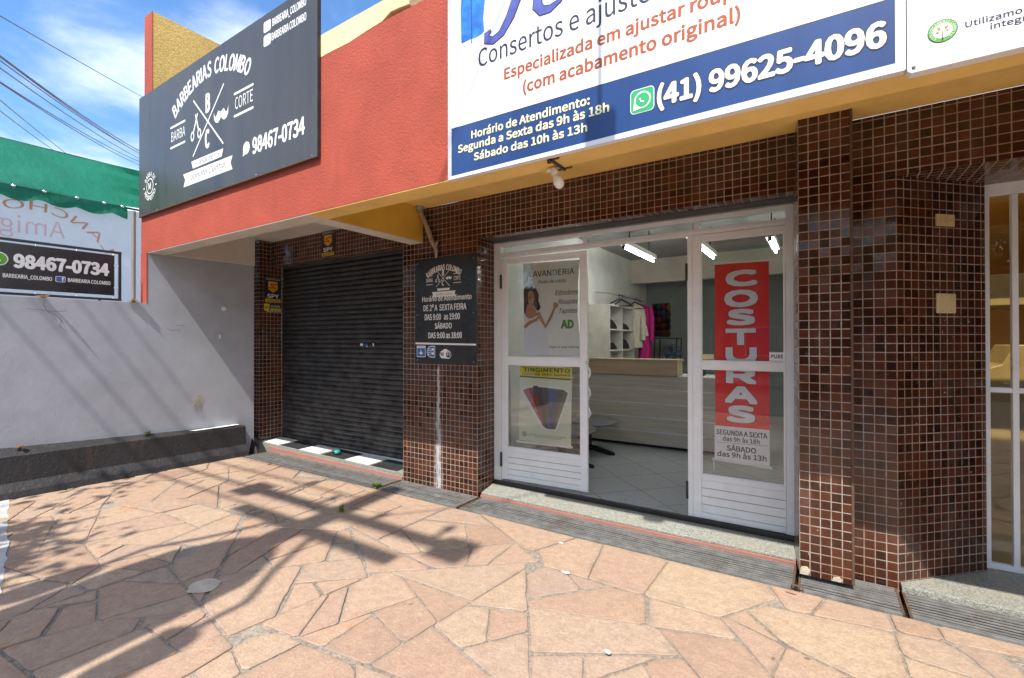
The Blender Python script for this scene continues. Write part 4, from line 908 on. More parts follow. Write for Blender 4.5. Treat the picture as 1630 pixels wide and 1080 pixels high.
# ================================================================== posters in the doors
t = thing('laundry_poster', (-2.35, 4.345, 1.47), 'pale laundry poster with a woman behind the upper glass of the open door', 'poster')
b = MB(); edge_ = [(-2.683, 2.456), (-2.03, 2.443), (-2.04, 2.35), (-2.052, 2.15), (-2.052, 1.9), (-2.035, 1.65), (-2.027, 1.476), (-2.666, 1.466)]
n = len(edge_); b.prism([(x, 4.357, z_) for x, z_ in edge_], (0, .0015, 0), 'poster'); T1(b).build('sheet', t)
def FP(x, z_, l=0):
    y = 4.357-.0009*l; ca, sa_ = math.cos(R(3.4)), math.sin(R(3.4)); X, Y = x+2.922, y-4.31
    return (-2.922+X*ca-Y*sa_, 4.31+X*sa_+Y*ca, z_)
b = MB()
b.flat(FP, [(-2.677, 2.218), (-2.62, 2.232), (-2.574, 2.217), (-2.51, 2.19), (-2.482, 2.15), (-2.477, 2.058), (-2.448, 1.98), (-2.412, 1.851), (-2.37, 1.93), (-2.326, 2.0), (-2.297, 2.036), (-2.258, 2.009), (-2.262, 1.947), (-2.32, 1.85), (-2.383, 1.749), (-2.41, 1.735), (-2.40, 1.673), (-2.36, 1.58), (-2.36, 1.49), (-2.665, 1.48)], 'white', 1)
b.flat(FP, [(-2.642, 1.883), (-2.58, 1.845), (-2.515, 1.867), (-2.45, 1.76), (-2.412, 1.70), (-2.40, 1.65), (-2.369, 1.585), (-2.377, 1.495), (-2.659, 1.485), (-2.658, 1.727)], 'letterwhite', 2)
b.flat(FP, [(-2.672, 2.172), (-2.642, 2.209), (-2.574, 2.207), (-2.521, 2.175), (-2.492, 2.116), (-2.495, 2.046), (-2.47, 1.98), (-2.492, 1.943), (-2.522, 1.957), (-2.552, 2.01), (-2.60, 1.99), (-2.635, 1.96), (-2.65, 1.90), (-2.668, 1.93), (-2.668, 2.041)], 'hair', 3)
b.flat(FP, [(-2.627, 2.016), (-2.559, 2.003), (-2.52, 1.944), (-2.505, 1.90), (-2.54, 1.875), (-2.60, 1.862), (-2.645, 1.883), (-2.65, 1.92)], 'skin', 4)
b.flat(FP, [(-2.619, 2.142), (-2.595, 2.155), (-2.565, 2.15), (-2.544, 2.112), (-2.547, 2.048), (-2.560, 2.012), (-2.580, 1.995), (-2.605, 2.012), (-2.619, 2.05)], 'skin', 5)
for x in (-2.600, -2.566): disc(FP, b, x, 2.085, .0065, 'hair', 6, 8)
b.flat(FP, [(-2.597, 2.033), (-2.580, 2.028), (-2.566, 2.034), (-2.580, 2.020)], 'redfabric', 6); b.flat(FP, [(-2.585, 2.075), (-2.577, 2.05), (-2.59, 2.05)], 'hair', 6)
swash(b, FP, [(-2.50, 1.925), (-2.465, 1.86), (-2.412, 1.775), (-2.36, 1.86), (-2.304, 1.974)], [.02, .02, .02, .016, .012], 'skin', 5); swash(b, FP, [(-2.66, 1.77), (-2.60, 1.82), (-2.52, 1.85), (-2.485, 1.89)], [.018, .02, .015, .012], 'skin', 6)
b.flat(FP, [(-2.326, 1.985), (-2.316, 2.015), (-2.30, 2.027), (-2.283, 2.012), (-2.268, 2.012), (-2.264, 1.985), (-2.29, 1.96)], 'skin', 6)
b.build('woman_picture', t)
b = MB()
b.text(FP, 'LAVANDERIA', -2.60, 2.305, .060, 'inkblack', w=.51, off=.012); b.text(FP, 'Ponto de coleta', -2.499, 2.228, .036, 'inkblack', w=.31, off=.012, sh=.25)
b.text(FP, 'Edredons', -2.304, 2.098, .050, 'inkblack', w=.25, off=.012, sh=.25); b.text(FP, 'Roupas', -2.269, 2.006, .048, 'inkblack', w=.21, off=.012, sh=.25); b.text(FP, 'Tapetes', -2.269, 1.910, .048, 'inkblack', w=.205, off=.012, sh=.25)
b.text(FP, 'Adicione tempo à sua rotina', -2.598, 1.550, .026, 'inkblack', w=.555, off=.012); b.text(FP, 'AD', -2.24, 1.753, .085, 'leafgreen', w=.145, off=.05); b.text(FP, 'i', -2.40, 1.63, .03, 'ink', off=.02)
b.build('lettering', t)
b = MB(); b.box(-2.69, -2.02, 4.358, 4.364, 1.452, 1.466, 'white'); T1(b).build('bottom_rod', t)

t = thing('dye_poster', (-2.43, 4.345, .53), 'clothes dyeing poster with yellow heading behind the lower glass of the open door', 'poster')
FQ = FP
b = MB(); b.prism([(x, 4.357, z_) for x, z_ in ((-2.718, 1.36), (-2.118, 1.353), (-2.130, .545), (-2.735, .560))], (0, .0015, 0), 'posterwarm'); T1(b).build('sheet', t)
b = MB(); b.flat(FQ, [(-2.722, 1.252), (-2.128, 1.238), (-2.129, 1.222), (-2.723, 1.236)], 'greyink', 1); b.flat(FQ, [(-2.716, 1.353), (-2.121, 1.343), (-2.128, 1.241), (-2.722, 1.255)], 'yellowposter', 1)
b.text(FQ, 'TINGIMENTO', -2.68, 1.297, .043, 'inkblack', w=.54, off=.03, lay=2); b.text(FQ, 'ROUPAS SEMI-NOVAS', -2.69, 1.262, .024, 'inkblack', w=.55, off=.03, lay=2)
b.text(FQ, 'produtos ecologicamente corretos e naturais', -2.614, .627, .012, 'inkblack', w=.43); b.text(FQ, 'integrados ao meio ambiente', -2.54, .607, .011, 'inkblack', w=.30); disc(FQ, b, -2.665, .628, .026, 'darkgreen', 1); disc(FQ, b, -2.665, .628, .018, 'posterwarm', 2); disc(FQ, b, -2.665, .628, .009, 'leafgreen', 3)
b.build('lettering', t)
b = MB(); b.flat(FQ, [(-2.70, 1.115), (-2.547, 1.155), (-2.38, 1.152), (-2.21, 1.140), (-2.145, 1.105), (-2.148, 1.03), (-2.29, .688), (-2.42, .690), (-2.47, .73), (-2.685, 1.01)], 'white', 1)
topf = [(-2.683, 1.096), (-2.62, 1.122), (-2.547, 1.135), (-2.46, 1.138), (-2.379, 1.134), (-2.29, 1.126), (-2.209, 1.122), (-2.162, 1.09)]; botf = [(-2.455, .745), (-2.435, .725), (-2.415, .712), (-2.395, .706), (-2.37, .705), (-2.345, .705), (-2.32, .706), (-2.302, .708)]
for n_, c_ in (('fan_pink', (.42, .17, .20)), ('fan_red', (.30, .06, .06)), ('fan_grey', (.10, .085, .085)), ('fan_slate', (.13, .12, .13)), ('fan_blue', (.10, .10, .26)), ('fan_taupe', (.14, .12, .10)), ('fan_olive', (.19, .18, .11))): plain(n_, c_, .6, .15, 20, 0)
for k, n_ in enumerate(('fan_pink', 'fan_red', 'fan_grey', 'fan_slate', 'fan_blue', 'fan_taupe', 'fan_olive')): b.flat(FQ, [topf[k], topf[k+1], botf[k+1], botf[k]], n_, 2)
b.flat(FQ, [(-2.56, 1.15), (-2.50, 1.15), (-2.50, 1.06), (-2.56, 1.05)], 'fan_grey', 3)
b.build('colour_fan_picture', t)
b = MB(); b.box(-2.76, -2.115, 4.353, 4.364, .53, .553, 'white'); b.box(-2.72, -2.115, 4.358, 4.364, 1.358, 1.372, 'white'); T1(b).build('rods', t)

t = thing('sewing_banner', (-.55, 4.35, .6), 'tall red sewing banner with vertical white lettering behind the fixed glass door', 'banner')
MB().box(-.752, -.345, 4.345, 4.3465, .905, 2.268, 'redfabric').build('red_cloth', t); MB().box(-.758, -.345, 4.345, 4.3465, .612, .9035, 'letterwhite').build('white_cloth', t)
b = MB(); b.tube([(-.775, 4.344, 2.282), (-.325, 4.344, 2.272)], .010, 'white', 8); b.tube([(-.775, 4.344, .616), (-.327, 4.344, .600)], .010, 'white', 8); b.build('rods', t)
F = FY(4.345, .001); b = MB()
for ch, x0, x1, z0, z1 in (('C', -.667, -.427, 2.074, 2.208), ('O', -.678, -.425, 1.903, 2.044), ('S', -.66, -.446, 1.752, 1.885), ('T', -.669, -.44, 1.587, 1.724), ('U', -.67, -.434, 1.440, 1.569), ('R', -.667, -.438, 1.268, 1.401), ('A', -.676, -.431, 1.104, 1.246), ('S', -.663, -.449, .944, 1.086)):
    hh = (z1-z0)
    for q in range(9):
        dz = hh*.085*(q/4-1)
        for sx_ in (-.013, .013): b.text(F, ch, x0+.009+sx_, z0+hh*.085+dz*1.1, hh*.83, 'outline', w=x1-x0-.018, lay=.4+q*.06+(sx_ > 0)*.03)
        for sx_ in (-.009, 0, .009): b.text(F, ch, x0+.009+sx_, z0+hh*.085+dz, hh*.83, 'letterwhite', w=x1-x0-.018, lay=2+q*.09+sx_*3)
b.text(F, 'SEGUNDA A SEXTA', -.746, .832, .042, 'ink', w=.385, off=.03); b.text(F, 'das 9h às 18h', -.695, .782, .036, 'ink', w=.28, off=.025); b.text(F, 'SÁBADO', -.664, .702, .044, 'ink', w=.222, off=.03); b.text(F, 'das 9h às 13h', -.738, .648, .042, 'ink', w=.372, off=.03); b.flat(F, [(-.745, .764), (-.352, .773), (-.352, .776), (-.745, .767)], 'greyink', 1)
b.build('lettering', t)
b = MB(); b.tube([(-.765, 4.344, .61), (-.763, 4.344, .52)], .004, 'white', 6); b.build('cord', t)
t = thing('pull_sticker', (-.29, 4.318, 1.46), 'small grey door sticker at the lower right of the upper pane', 'sticker')
MB().box(-.342, -.238, 4.3150, 4.3165, 1.462, 1.530, 'letterwhite').build('sheet', t); b = MB(); b.text(FY(4.3150, .001), 'PUXE', -.332, 1.482, .030, 'inkblack', w=.088, off=.03); b.build('lettering', t)
MBx = MB().box(-.848, -.757, 4.3150, 4.3165, 1.466, 1.508, 'plate'); tag(MBx.build('name_sticker'), 'small beige sticker at the lower left of the upper pane', 'sticker')

# ================================================================== neighbour's side, behind the boundary wall
t = thing('wall_railing', (-7.24, 1.5, 2.11), 'dark metal railing frame standing on the grey boundary wall', 'railing')
b = MB(); x0, x1 = -7.250, -7.225
b.box(x0, x1, -1.2, 2.32, 2.700, 2.728, 'darksteel'); b.box(x0, x1, -1.2, 2.32, 2.125, 2.152, 'darksteel'); b.box(x0, x1, 2.292, 2.318, 2.153, 2.699, 'darksteel'); b.box(x0, x1, -1.2, -1.17, 2.153, 2.699, 'darksteel'); b.build('frame', t)
for y in (-.5, .35, 1.2): MB().box(x0+.003, x1-.003, y, y+.02, 2.153, 2.699, 'darksteel').build('upright', t)
b = MB(); 
for y in (-1.0, .6, 2.1): b.box(x0+.002, x1-.002, y, y+.02, 2.112, 2.124, 'darksteel')
b.build('feet', t)
t = thing('phone_banner', (-7.21, 1.5, 2.19), 'black barber banner with white telephone number tied to the wall railing', 'banner')
b = MB(); ys = [-1.0+.2*k for k in range(16)]+[2.245]
for a, c_ in zip(ys, ys[1:]): b.hexa([(-7.214, a, 2.186), (-7.214, c_, 2.186), (-7.2155, c_, 2.186), (-7.2155, a, 2.186)], [(-7.214, a, 2.676), (-7.214, c_, 2.676), (-7.2155, c_, 2.676), (-7.2155, a, 2.676)], 'boardblack')
b.build('sheet', t)
F = FX(-7.214); b = MB()
b.text(F, '98467-0734', 1.378, 2.420, .142, 'white', w=.817, off=.045, lay=1); b.text(F, '98467-0734', 1.378, 2.420, .142, 'letterwhite', w=.817, off=.03, lay=2)
b.text(F, 'BARBEARIA_COLOMBO', 1.30, 2.305, .042, 'white', w=.385, off=.02); b.text(F, 'BARBEARIA COLOMBO', 1.817, 2.310, .042, 'white', w=.39, off=.02); b.build('lettering', t)
b = MB(); disc(F, b, 1.27, 2.497, .072, 'white', 1); disc(F, b, 1.27, 2.497, .062, 'leafgreen', 2); handset(F, b, 1.27, 2.497, .036, 'white', 3); b.build('phone_icon', t)
b = MB(); rrect(F, b, 1.712, 1.797, 2.298, 2.364, .012, 'letterwhite', 1); rrect(F, b, 1.717, 1.792, 2.303, 2.359, .01, 'purple', 2); b.text(F, 'f', 1.765, 2.305, .048, 'white', off=.03, lay=3); b.build('friend_icon', t)
b = MB()
for y in (.4, .85, 1.205, 1.547, 1.89, 2.23):
    for z0, z1 in ((2.672, 2.702), (2.150, 2.190)): b.tube([(-7.212, y, z0), (-7.222, y+.006, (z0+z1)/2), (-7.235, y+.003, z1)], .004, 'white', 6)
for z_ in (2.28, 2.55): b.tube([(-7.212, 2.24, z_), (-7.225, 2.27, z_+.005), (-7.235, 2.30, z_)], .004, 'white', 6)
b.build('ties', t)

t = thing('green_awning', (-8.6, 1, 3.35), 'green fabric awning with a scalloped edge beyond the boundary wall', 'awning')
b = MB(); ny = 50; ya, yb = -4.0, 2.86
rows = []
for i in range(ny+1):
    y = ya+(yb-ya)*i/ny; r_ = []
    for j in range(11):
        f = j/10; ytop = y*1.10 if y > 0 else y
        wv = .02*math.sin(y*5+f*6)*(.3+f)+.11*max(0, (y-2.2))*math.sin(f*24+y*3)
        X = -9.0+.8*f+wv; yy = y+(ytop-y)*(1-f); Z = 4.30-.78*f+.03*math.sin(y*1.3)*(f*(1-f))*2
        r_.append((X, yy, Z))
    rows.append(r_)
b.mesh([p for r_ in rows for p in r_], [(i*11+j, (i+1)*11+j, (i+1)*11+j+1, i*11+j+1) for i in range(ny) for j in range(10)], 'awning', True); b.build('canopy', t)
b = MB(); rows = []; ny = 110; yb = 2.69
for i in range(ny+1):
    y = ya+(yb-ya)*i/ny; ph = (y/.36) % 1; sc_ = .115+.055*math.sin(math.pi*ph)
    rows.append([(-8.20+.012+.02*math.sin(y*9+j)*j/4+.01, y, 3.515-sc_*j/4) for j in range(5)])
b.mesh([p for r_ in rows for p in r_], [(i*5+j, (i+1)*5+j, (i+1)*5+j+1, i*5+j+1) for i in range(ny) for j in range(4)], 'awning', True); b.build('valance', t)
b = MB(); b.tube([(-8.225, ya, 3.51), (-8.225, 2.69, 3.515)], .018, 'darksteel', 8); b.tube([(-9.02, ya, 4.29), (-9.02, 3.1, 4.30)], .018, 'darksteel', 8); b.tube([(-8.225, 2.67, 3.515), (-8.225, 2.9, 3.515)], .014, 'darksteel', 8); b.build('bar', t)
for y in (.2, .5, .85, 1.2, 1.562, 1.836, 2.15, 2.433, 2.633): MB().lathe((-8.19, y, 3.512), [(0, .03), (.02, .02), (.026, 0), (.02, -.02)], 'chrome', 10, (1, 0, 0)).build('bolt', t)
t = thing('curtain_banner', (-8.28, 1, 1.6), 'pale translucent curtain with faded mirrored lettering hanging under the green awning', 'banner')
b = MB(); ny = 60; rows = []
for i in range(ny+1):
    y = ya+(3.3-ya)*i/ny; rows.append([(-8.27+.012*math.sin(y*4+j*.8), y, 3.50-j*.19) for j in range(11)])
b.mesh([p for r_ in rows for p in r_], [(i*11+j, (i+1)*11+j, (i+1)*11+j+1, i*11+j+1) for i in range(ny) for j in range(10)], 'curtain', True); b.build('sheet', t)
F = FX(-8.252); b = MB()
b.text(F, 'Amigos', 1.18, 2.965, .205, 'fadedred', w=.871, mir=True); b.build('faded_lettering', t)
b = MB(); b.arctext(F, 'LANCHONETE', 1.75, 2.45, .82, R(28), R(158), .11, 'fadedpeach', mir=True); b.build('faded_arc_lettering', t)
b = MB(); b.box(-8.5, -8.35, 2.82, 2.95, -.1, 3.3, 'curtain'); b.tube([(-7.42, 2.62, 2.05), (-7.42, 2.62, 3.2)], .02, 'pipegrey', 8); 
t = thing('downpipe', (-7.42, 2.62, 0), 'thin grey pipe standing behind the red wall edge', 'pipe'); MB().tube([(-7.40, 2.50, .0), (-7.40, 2.50, 3.3)], .025, 'pipegrey', 8).build('pipe', t)

# ================================================================== overhead cables
WIRES = [
 [(-10.69, .28, 7.09), (-14.77, 2.61, 8.63), (-26.43, 9.26, 13.02), (-33.42, 13.24, 15.65)],
 [(-10.68, .33, 6.82), (-14.77, 2.61, 7.77), (-26.47, 9.12, 10.49), (-33.49, 13.02, 12.13)],
 [(-10.68, .33, 6.82), (-14.77, 2.61, 7.75), (-26.47, 9.12, 10.38), (-33.49, 13.02, 11.96)],
 [(-10.68, .33, 6.72), (-14.77, 2.61, 7.67), (-26.47, 9.12, 10.38), (-33.49, 13.02, 12.01)],
 [(-10.67, .34, 6.58), (-14.77, 2.61, 7.51), (-26.48, 9.09, 10.15), (-33.51, 12.98, 11.73)],
 [(-10.67, .34, 6.23), (-14.77, 2.61, 7.21), (-26.48, 9.09, 10.0), (-33.51, 12.98, 11.67)],
 [(-10.67, .34, 6.25), (-14.77, 2.61, 7.19), (-26.48, 9.09, 9.84), (-33.51, 12.98, 11.44)],
 [(-10.44, 1.12, 5.83), (-14.77, 2.61, 6.82), (-27.14, 6.87, 9.65), (-34.57, 9.42, 11.35)],
 [(-10.41, 1.24, 5.51), (-14.77, 2.61, 6.59), (-27.23, 6.52, 9.67), (-34.7, 8.87, 11.51)]]
WL_ = ['single highest dark cable crossing the sky above the green awning'] + [None]*6 + ['upper of the two low cables that dip behind the green awning', 'lowest of the cables, dipping behind the green awning']
for k, pts in enumerate(WIRES):
    o = []
    for a, c_ in zip(pts, pts[1:]):
        A_, B_ = Vector(a), Vector(c_); n = 10
        for i in range(n): o.append(A_+(B_-A_)*i/n)
    o.append(Vector(pts[-1])); b = MB(); L = len(o)
    i0, i1 = 10, 20
    for i, p in enumerate(o):
        f = (i-i0)/(i1-i0); p.z += (.30 if k in (1, 2, 3, 4, 5, 6) else .06)*(f*f-f)*1.4
    b.tube(o, .013 if k != 1 else .018, 'blackplastic', 6)
    tag(b.build('overhead_cable'), WL_[k] or 'dark cable in the bundle of cables slanting down behind the black signboard', 'cable', None if WL_[k] else 'bundle of overhead cables')

# ================================================================== street side: pole, its wires, what the panes reflect
PX, PY = -3.30, -2.2
t = thing('utility_pole', (PX, PY, -.1), 'concrete utility pole with crossarms and transformers by the kerb', 'utility pole')
b = MB(); b.tube([(PX, PY, -.1), (PX+.03, PY, 4.5), (PX+.06, PY, 9.2)], [.20, .165, .13], 'concrete', 16); b.build('pole', t)
def g2(sx_, sy_, dx=0.):   # height of a point above the pole line that shades ground row sy_
    return (sy_-PY)*1.57
b = MB(); b.box(PX-1.16, PX+1.36, PY-.055, PY+.055, 7.93, 8.05, 'treebark'); b.build('crossarm', t)
b = MB(); b.box(PX-.94, PX+1.20, PY-.06, PY+.06, 7.30, 7.42, 'treebark'); b.build('crossarm', t)
for x, z0, h_ in ((PX-.92, 8.05, .75), (PX-.30, 8.05, .42), (PX+1.24, 8.05, .45), (PX+.5, 8.05, .3)):
    b = MB(); b.tube([(x, PY, z0), (x, PY, z0+h_)], .028, 'darksteel', 8); b.lathe((x, PY, z0+h_-.12), [(0, 0), (.05, .0), (.06, .04), (.035, .09), (.05, .12), (0, .14)], 'pipegrey', 10); b.build('insulator', t)
for x in (PX-1.34, PX+1.50):
    b = MB(); b.box(x-.17, x+.17, PY-.10, PY+.10, 7.78, 8.14, 'pipegrey'); b.build('switch_box', t, bevel=.03)
b = MB(); z0 = 3.6; y0, y1 = PY+.10, PY+.62
b.hexa([(PX-.54, y0, z0), (PX+.50, y0, z0), (PX+.50, y1, z0), (PX-.54, y1, z0)], [(PX-.52, y0, 5.3), (PX+.48, y0, 5.3), (PX+.48, y1, 5.3), (PX-.52, y1, 5.3)], 'pipegrey'); b.hexa([(PX-.52, y0, 5.302), (PX+.48, y0, 5.302), (PX+.48, y1, 5.302), (PX-.52, y1, 5.302)], [(PX-.30, y0+.1, 6.0), (PX+.26, y0+.1, 6.0), (PX+.26, y1-.1, 6.0), (PX-.30, y1-.1, 6.0)], 'pipegrey')
b.build('transformer', t, bevel=.06)
for sg in (-1, 1):
    MB().lathe((PX+sg*.70, PY+.36, 4.2), [(0, 0), (.12, 0), (.13, .05), (.13, .55), (.09, .62), (0, .64)], 'pipegrey', 14).build('fuse_can', t)
    b = MB(); b.tube([(PX+sg*.70, PY+.36, 4.85), (PX+sg*.72, PY+.3, 5.5), (PX+sg*.5, PY+.2, 6.2), (PX+sg*.25, PY+.1, 7.3)], .03, 'blackplastic', 6); b.build('drop_cable', t)  # cables added to break up the outline of the tank's shadow
for x in (-.3, 0, .3): MB().lathe((PX+x*.6, PY+.36, 5.98), [(.05, 0), (.06, .05), (.035, .1), (.05, .2), (.02, .3), (0, .32)], 'darksteel', 10).build('bushing', t)
def wire(pts, r, name, label, cat, group=None):
    b = MB(); b.tube(pts, r, 'blackplastic', 6); return tag(b.build(name), label, cat, group)
for k, (z_, r_) in enumerate(((8.62, .022), (8.0, .028), (7.46, .02), (9.05, .02))):
    pts = []
    for i in range(33):
        x = PX-40+40*i/32; f = abs(x-PX)/40; pts.append((x, PY+.02*k, z_-1.2*f*(1-f)))
    wire(pts, r_, 'street_cable', 'street cable strung along the kerb from the concrete pole', 'cable', 'street cables on the pole')
# cable box hung before the white sign; only its shadow shows in the picture
t = thing('hanging_cable_box', (-.84, 1.0, 5.0), 'small box hung from a service cable in front of the white signboard', 'cable box')
b = MB(); b.box(-.945, -.76, .97, 1.03, 5.02, 5.26, 'pipegrey'); b.build('box', t, bevel=.02)
b = MB(); b.tube([(-.855, 1.0, 5.26), (-.845, 1.0, 7.3)], .013, 'blackplastic', 6); b.tube([(-.90, 1.0, 5.02), (-.91, 1.0, 4.97), (-.87, 1.0, 4.955), (-.85, 1.0, 5.02)], .006, 'blackplastic', 6); b.tube([(PX, PY, 7.36), (-.845, 1.0, 7.3), (1.2, 4.0, 7.5)], .012, 'blackplastic', 6); b.build('cord', t)

def tree(name, x, y, h, cr, seed, label, leaf_='crownleaf'):
    t = thing(name, (x, y, -.1), label, 'tree', 'trees across the street'); rg = random.Random(seed)
    b = MB(); b.tube([(x, y, -.1), (x+.1, y, h*.3), (x+.05, y+.1, h*.55)], [.2, .15, .09], 'treebark', 10)
    for k in range(7):
        a = rg.uniform(0, 6.28); b.tube([(x+.05, y+.05, h*(.32+.03*k)), (x+math.cos(a)*cr*.4, y+math.sin(a)*cr*.4, h*.62), (x+math.cos(a)*cr*.75, y+math.sin(a)*cr*.75, h*(.65+.2*rg.random()))], [.08, .05, .02], 'treebark', 7)
    b.build('trunk', t)
    b = MB(); cl = [(rg.gauss(0, .45)*cr, rg.gauss(0, .45)*cr, h*.70+rg.gauss(0, .42)*cr*.7, rg.uniform(.3, .55)*cr) for _ in range(26)]
    for cx, cy, cz, r_ in cl:
        for _ in range(170 if cr > 1.5 else 60):
            v = Vector((rg.gauss(0, 1), rg.gauss(0, 1), rg.gauss(0, 1))).normalized()*r_*rg.uniform(.5, 1.05); c_ = Vector((x+cx, y+cy, cz))+v; s_ = rg.uniform(.06, .13)*(cr/2.2)**.5*1.25
            u = Vector((rg.gauss(0, 1), rg.gauss(0, 1), rg.gauss(0, 1))).normalized(); w_ = u.cross(Vector((rg.gauss(0, 1), rg.gauss(0, 1), rg.gauss(0, 1)))).normalized()
            b.poly([c_-u*s_, c_+w_*s_*.55, c_+u*s_, c_-w_*s_*.55], leaf_)
    b.build('crown', t)
tree('street_tree', -7.5, -14.2, 6.5, 2.2, 3, 'left leafy tree on the pavement across the street')
tree('street_tree', 3.2, -14.0, 6.0, 2.0, 5, 'middle leafy tree on the pavement across the street')
tree('street_tree', 10.5, -14.4, 7.0, 2.4, 8, 'right leafy tree on the pavement across the street')
for k, (x, h, cr) in enumerate(((-20, 6.5, 2.6), (-13.5, 7.5, 2.8), (-3.6, 7.2, 2.6), (-.4, 6.2, 2.4), (6.6, 7.4, 2.8), (15, 7, 2.8), (21, 6.5, 2.6))):  # extra row added to darken what the tiles and panes reflect
    tree('street_tree', x, -14.3-.2*(k % 3), h, cr, 20+k, 'added leafy tree number %d in the row across the street, counted from the left end' % (k+1))
tree('added_shade_tree', -5.3, -2.45, 6.4, 1.0, 77, 'small unseen leafy tree added beside the concrete pole to dapple the ground')  # out of view, added for the leafy shade its crown throws on the paving
def house(x0, x1, y0, y1, h, wallm, label):
    t = thing('house', ((x0+x1)/2, y0, -.1), label, 'house', 'houses across the street')
    MB().box(x0, x1, y1, y0, -.1, h, wallm).build('wall', t)
    b = MB(); e = .5; mid = (y0+y1)/2; rz = h+1.6
    b.prism([(x0-e, y0+e, h-.05), (x0-e, mid, rz), (x0-e, y1-e, h-.05), (x0-e, y1-e, h+.1), (x0-e, mid, rz+.16), (x0-e, y0+e, h+.1)], (x1-x0+2*e, 0, 0), 'oldroof'); b.build('roof', t)
    k = x0+1
    while k+1.4 < x1:
        wn = MB().box(k-.06, k+1.46, y0+.005, y0+.06, .9, 2.3, 'white').build('window', t); MB().box(k, k+1.4, y0+.0605, y0+.064, .96, 2.24, 'navy').build('pane', wn); k += 3
plain('oldwall', (.26, .20, .13), .9, .3, 2); plain('oldroof', (.16, .07, .045), .9, .3, 8)
house(-19, -8.5, -16.5, -24, 3.4, 'oldwall', 'brownish house with a tiled roof across the street, the leftmost')
house(-7, 6, -16.8, -24, 3.8, 'oldwall', 'brownish house with a tiled roof across the street, the middle one')
house(7.5, 20, -16.5, -24, 3.4, 'oldwall', 'brownish house with a tiled roof across the street, the rightmost')

# ================================================================== weeds and litter
def weed(x, y, z0, s_, n, seed, label, mat='leaf', flatk=.5):
    rg = random.Random(seed); b = MB()
    for k in range(n):
        a = rg.uniform(0, 6.28); L = s_*rg.uniform(.5, 1.1); el_ = rg.uniform(.15, 1.1); w_ = L*rg.uniform(.18, .3)
        d_ = Vector((math.cos(a)*math.cos(el_), math.sin(a)*math.cos(el_), math.sin(el_)*flatk+.1)); side = Vector((-math.sin(a), math.cos(a), 0))
        p0 = Vector((x+rg.uniform(-.3, .3)*s_, y+rg.uniform(-.15, .15)*s_, z0)); p1 = p0+d_*L*.5+Vector((0, 0, L*.1)); p2 = p0+d_*L
        b.poly([p0, p1-side*w_, p2, p1+side*w_], mat); 
    return tag(b.build('weed'), label, 'weed')
weed(-4.17, 3.66, .0, .075, 34, 1, 'bright green weed growing at the joint of two drain grates')
weed(-3.83, 2.93, .0, .055, 12, 2, 'small grassy weed in a paving joint inside the pole shadow', flatk=1.4)
weed(-7.22, 1.62, 2.11, .10, 26, 3, 'dry brown weed on the wall top below the black banner', 'dryleaf')
weed(-7.15, 2.42, 2.11, .09, 20, 4, 'dry brown weed on the wall top beside the red wall edge', 'dryleaf')
weed(-7.14, 1.42, .50, .06, 16, 5, 'dry weed at the near end of the black plinth', 'dryleaf')
weed(-7.09, 2.55, .47, .07, 12, 6, 'tiny green weed on the black plinth below the wall middle')
weed(-6.1, 3.55, .0, .05, 10, 7, 'tiny dry weed beside the drain grate before the shutter', 'dryleaf')
b = MB(); b.poly([(-.20, 3.535, .009), (-.155, 3.52, .014), (-.13, 3.53, .008), (-.165, 3.55, .016)], 'riser'); tag(b.build('leaf_scrap'), 'small orange leaf scrap on the paving beside the long grate', 'leaf')
b = MB(); b.tube([(-.165, 3.60, .0), (-.165, 3.60, .035), (-.10, 3.60, .035), (-.10, 3.60, .0)], .006, 'rust', 6); tag(b.build('wire_loop'), 'rusty wire loop standing at the grate corner by the pilaster', 'wire loop')
rg = random.Random(4)
def litter(x, y, s_, mat, label):
    b = MB(); pts = [(x+s_*rg.uniform(.5, 1)*math.cos(a*1.05), y+s_*.6*rg.uniform(.5, 1)*math.sin(a*1.05), .008) for a in range(6)]; b.prism(pts, (0, 0, .004), mat); tag(b.build('litter'), label, 'litter')
litter(-1.49, 3.00, .04, 'white', 'white scrap on the paving below the open door')
litter(-.93, 2.35, .03, 'concrete', 'grey pebble in a paving joint before the fixed door')
litter(-1.75, 3.42, .02, 'white', 'tiny white scrap at the edge of the long grate')

# ================================================================== inside the sewing shop
t = thing('reception_counter', (-2.2, 7.0, .11), 'pale wood reception counter with metal strips inside the sewing shop', 'counter')
b = MB(); zs = (.15, .335, .535, .735, .935, 1.135)
for z0, z1 in zip(zs, zs[1:]): b.box(-3.35, -.75, 6.742, 6.765, z0+.008, z1-.008, 'wood')
b.build('front_boards', t, bevel=.002)
b = MB()
for z_ in zs[1:-1]: b.box(-3.35, -.75, 6.746, 6.764, z_-.0075, z_+.0075, 'alu_white')
b.build('metal_strips', t)
MB().box(-3.35, -.75, 6.766, 7.40, .15, 1.134, 'wood').build('body', t); MB().box(-3.3, -.8, 6.82, 7.35, .108, .149, 'blackplastic').build('base', t)
b = MB(); b.box(-3.35, -1.64, 6.70, 6.98, 1.138, 1.342, 'woodwarm'); b.box(-3.36, -1.625, 6.69, 7.0, 1.343, 1.366, 'woodwarm'); b.build('raised_ledge', t, bevel=.003)
t = thing('phone', (-1.45, 7.1, 1.136), 'black desk phone on the counter beside the raised ledge', 'phone')
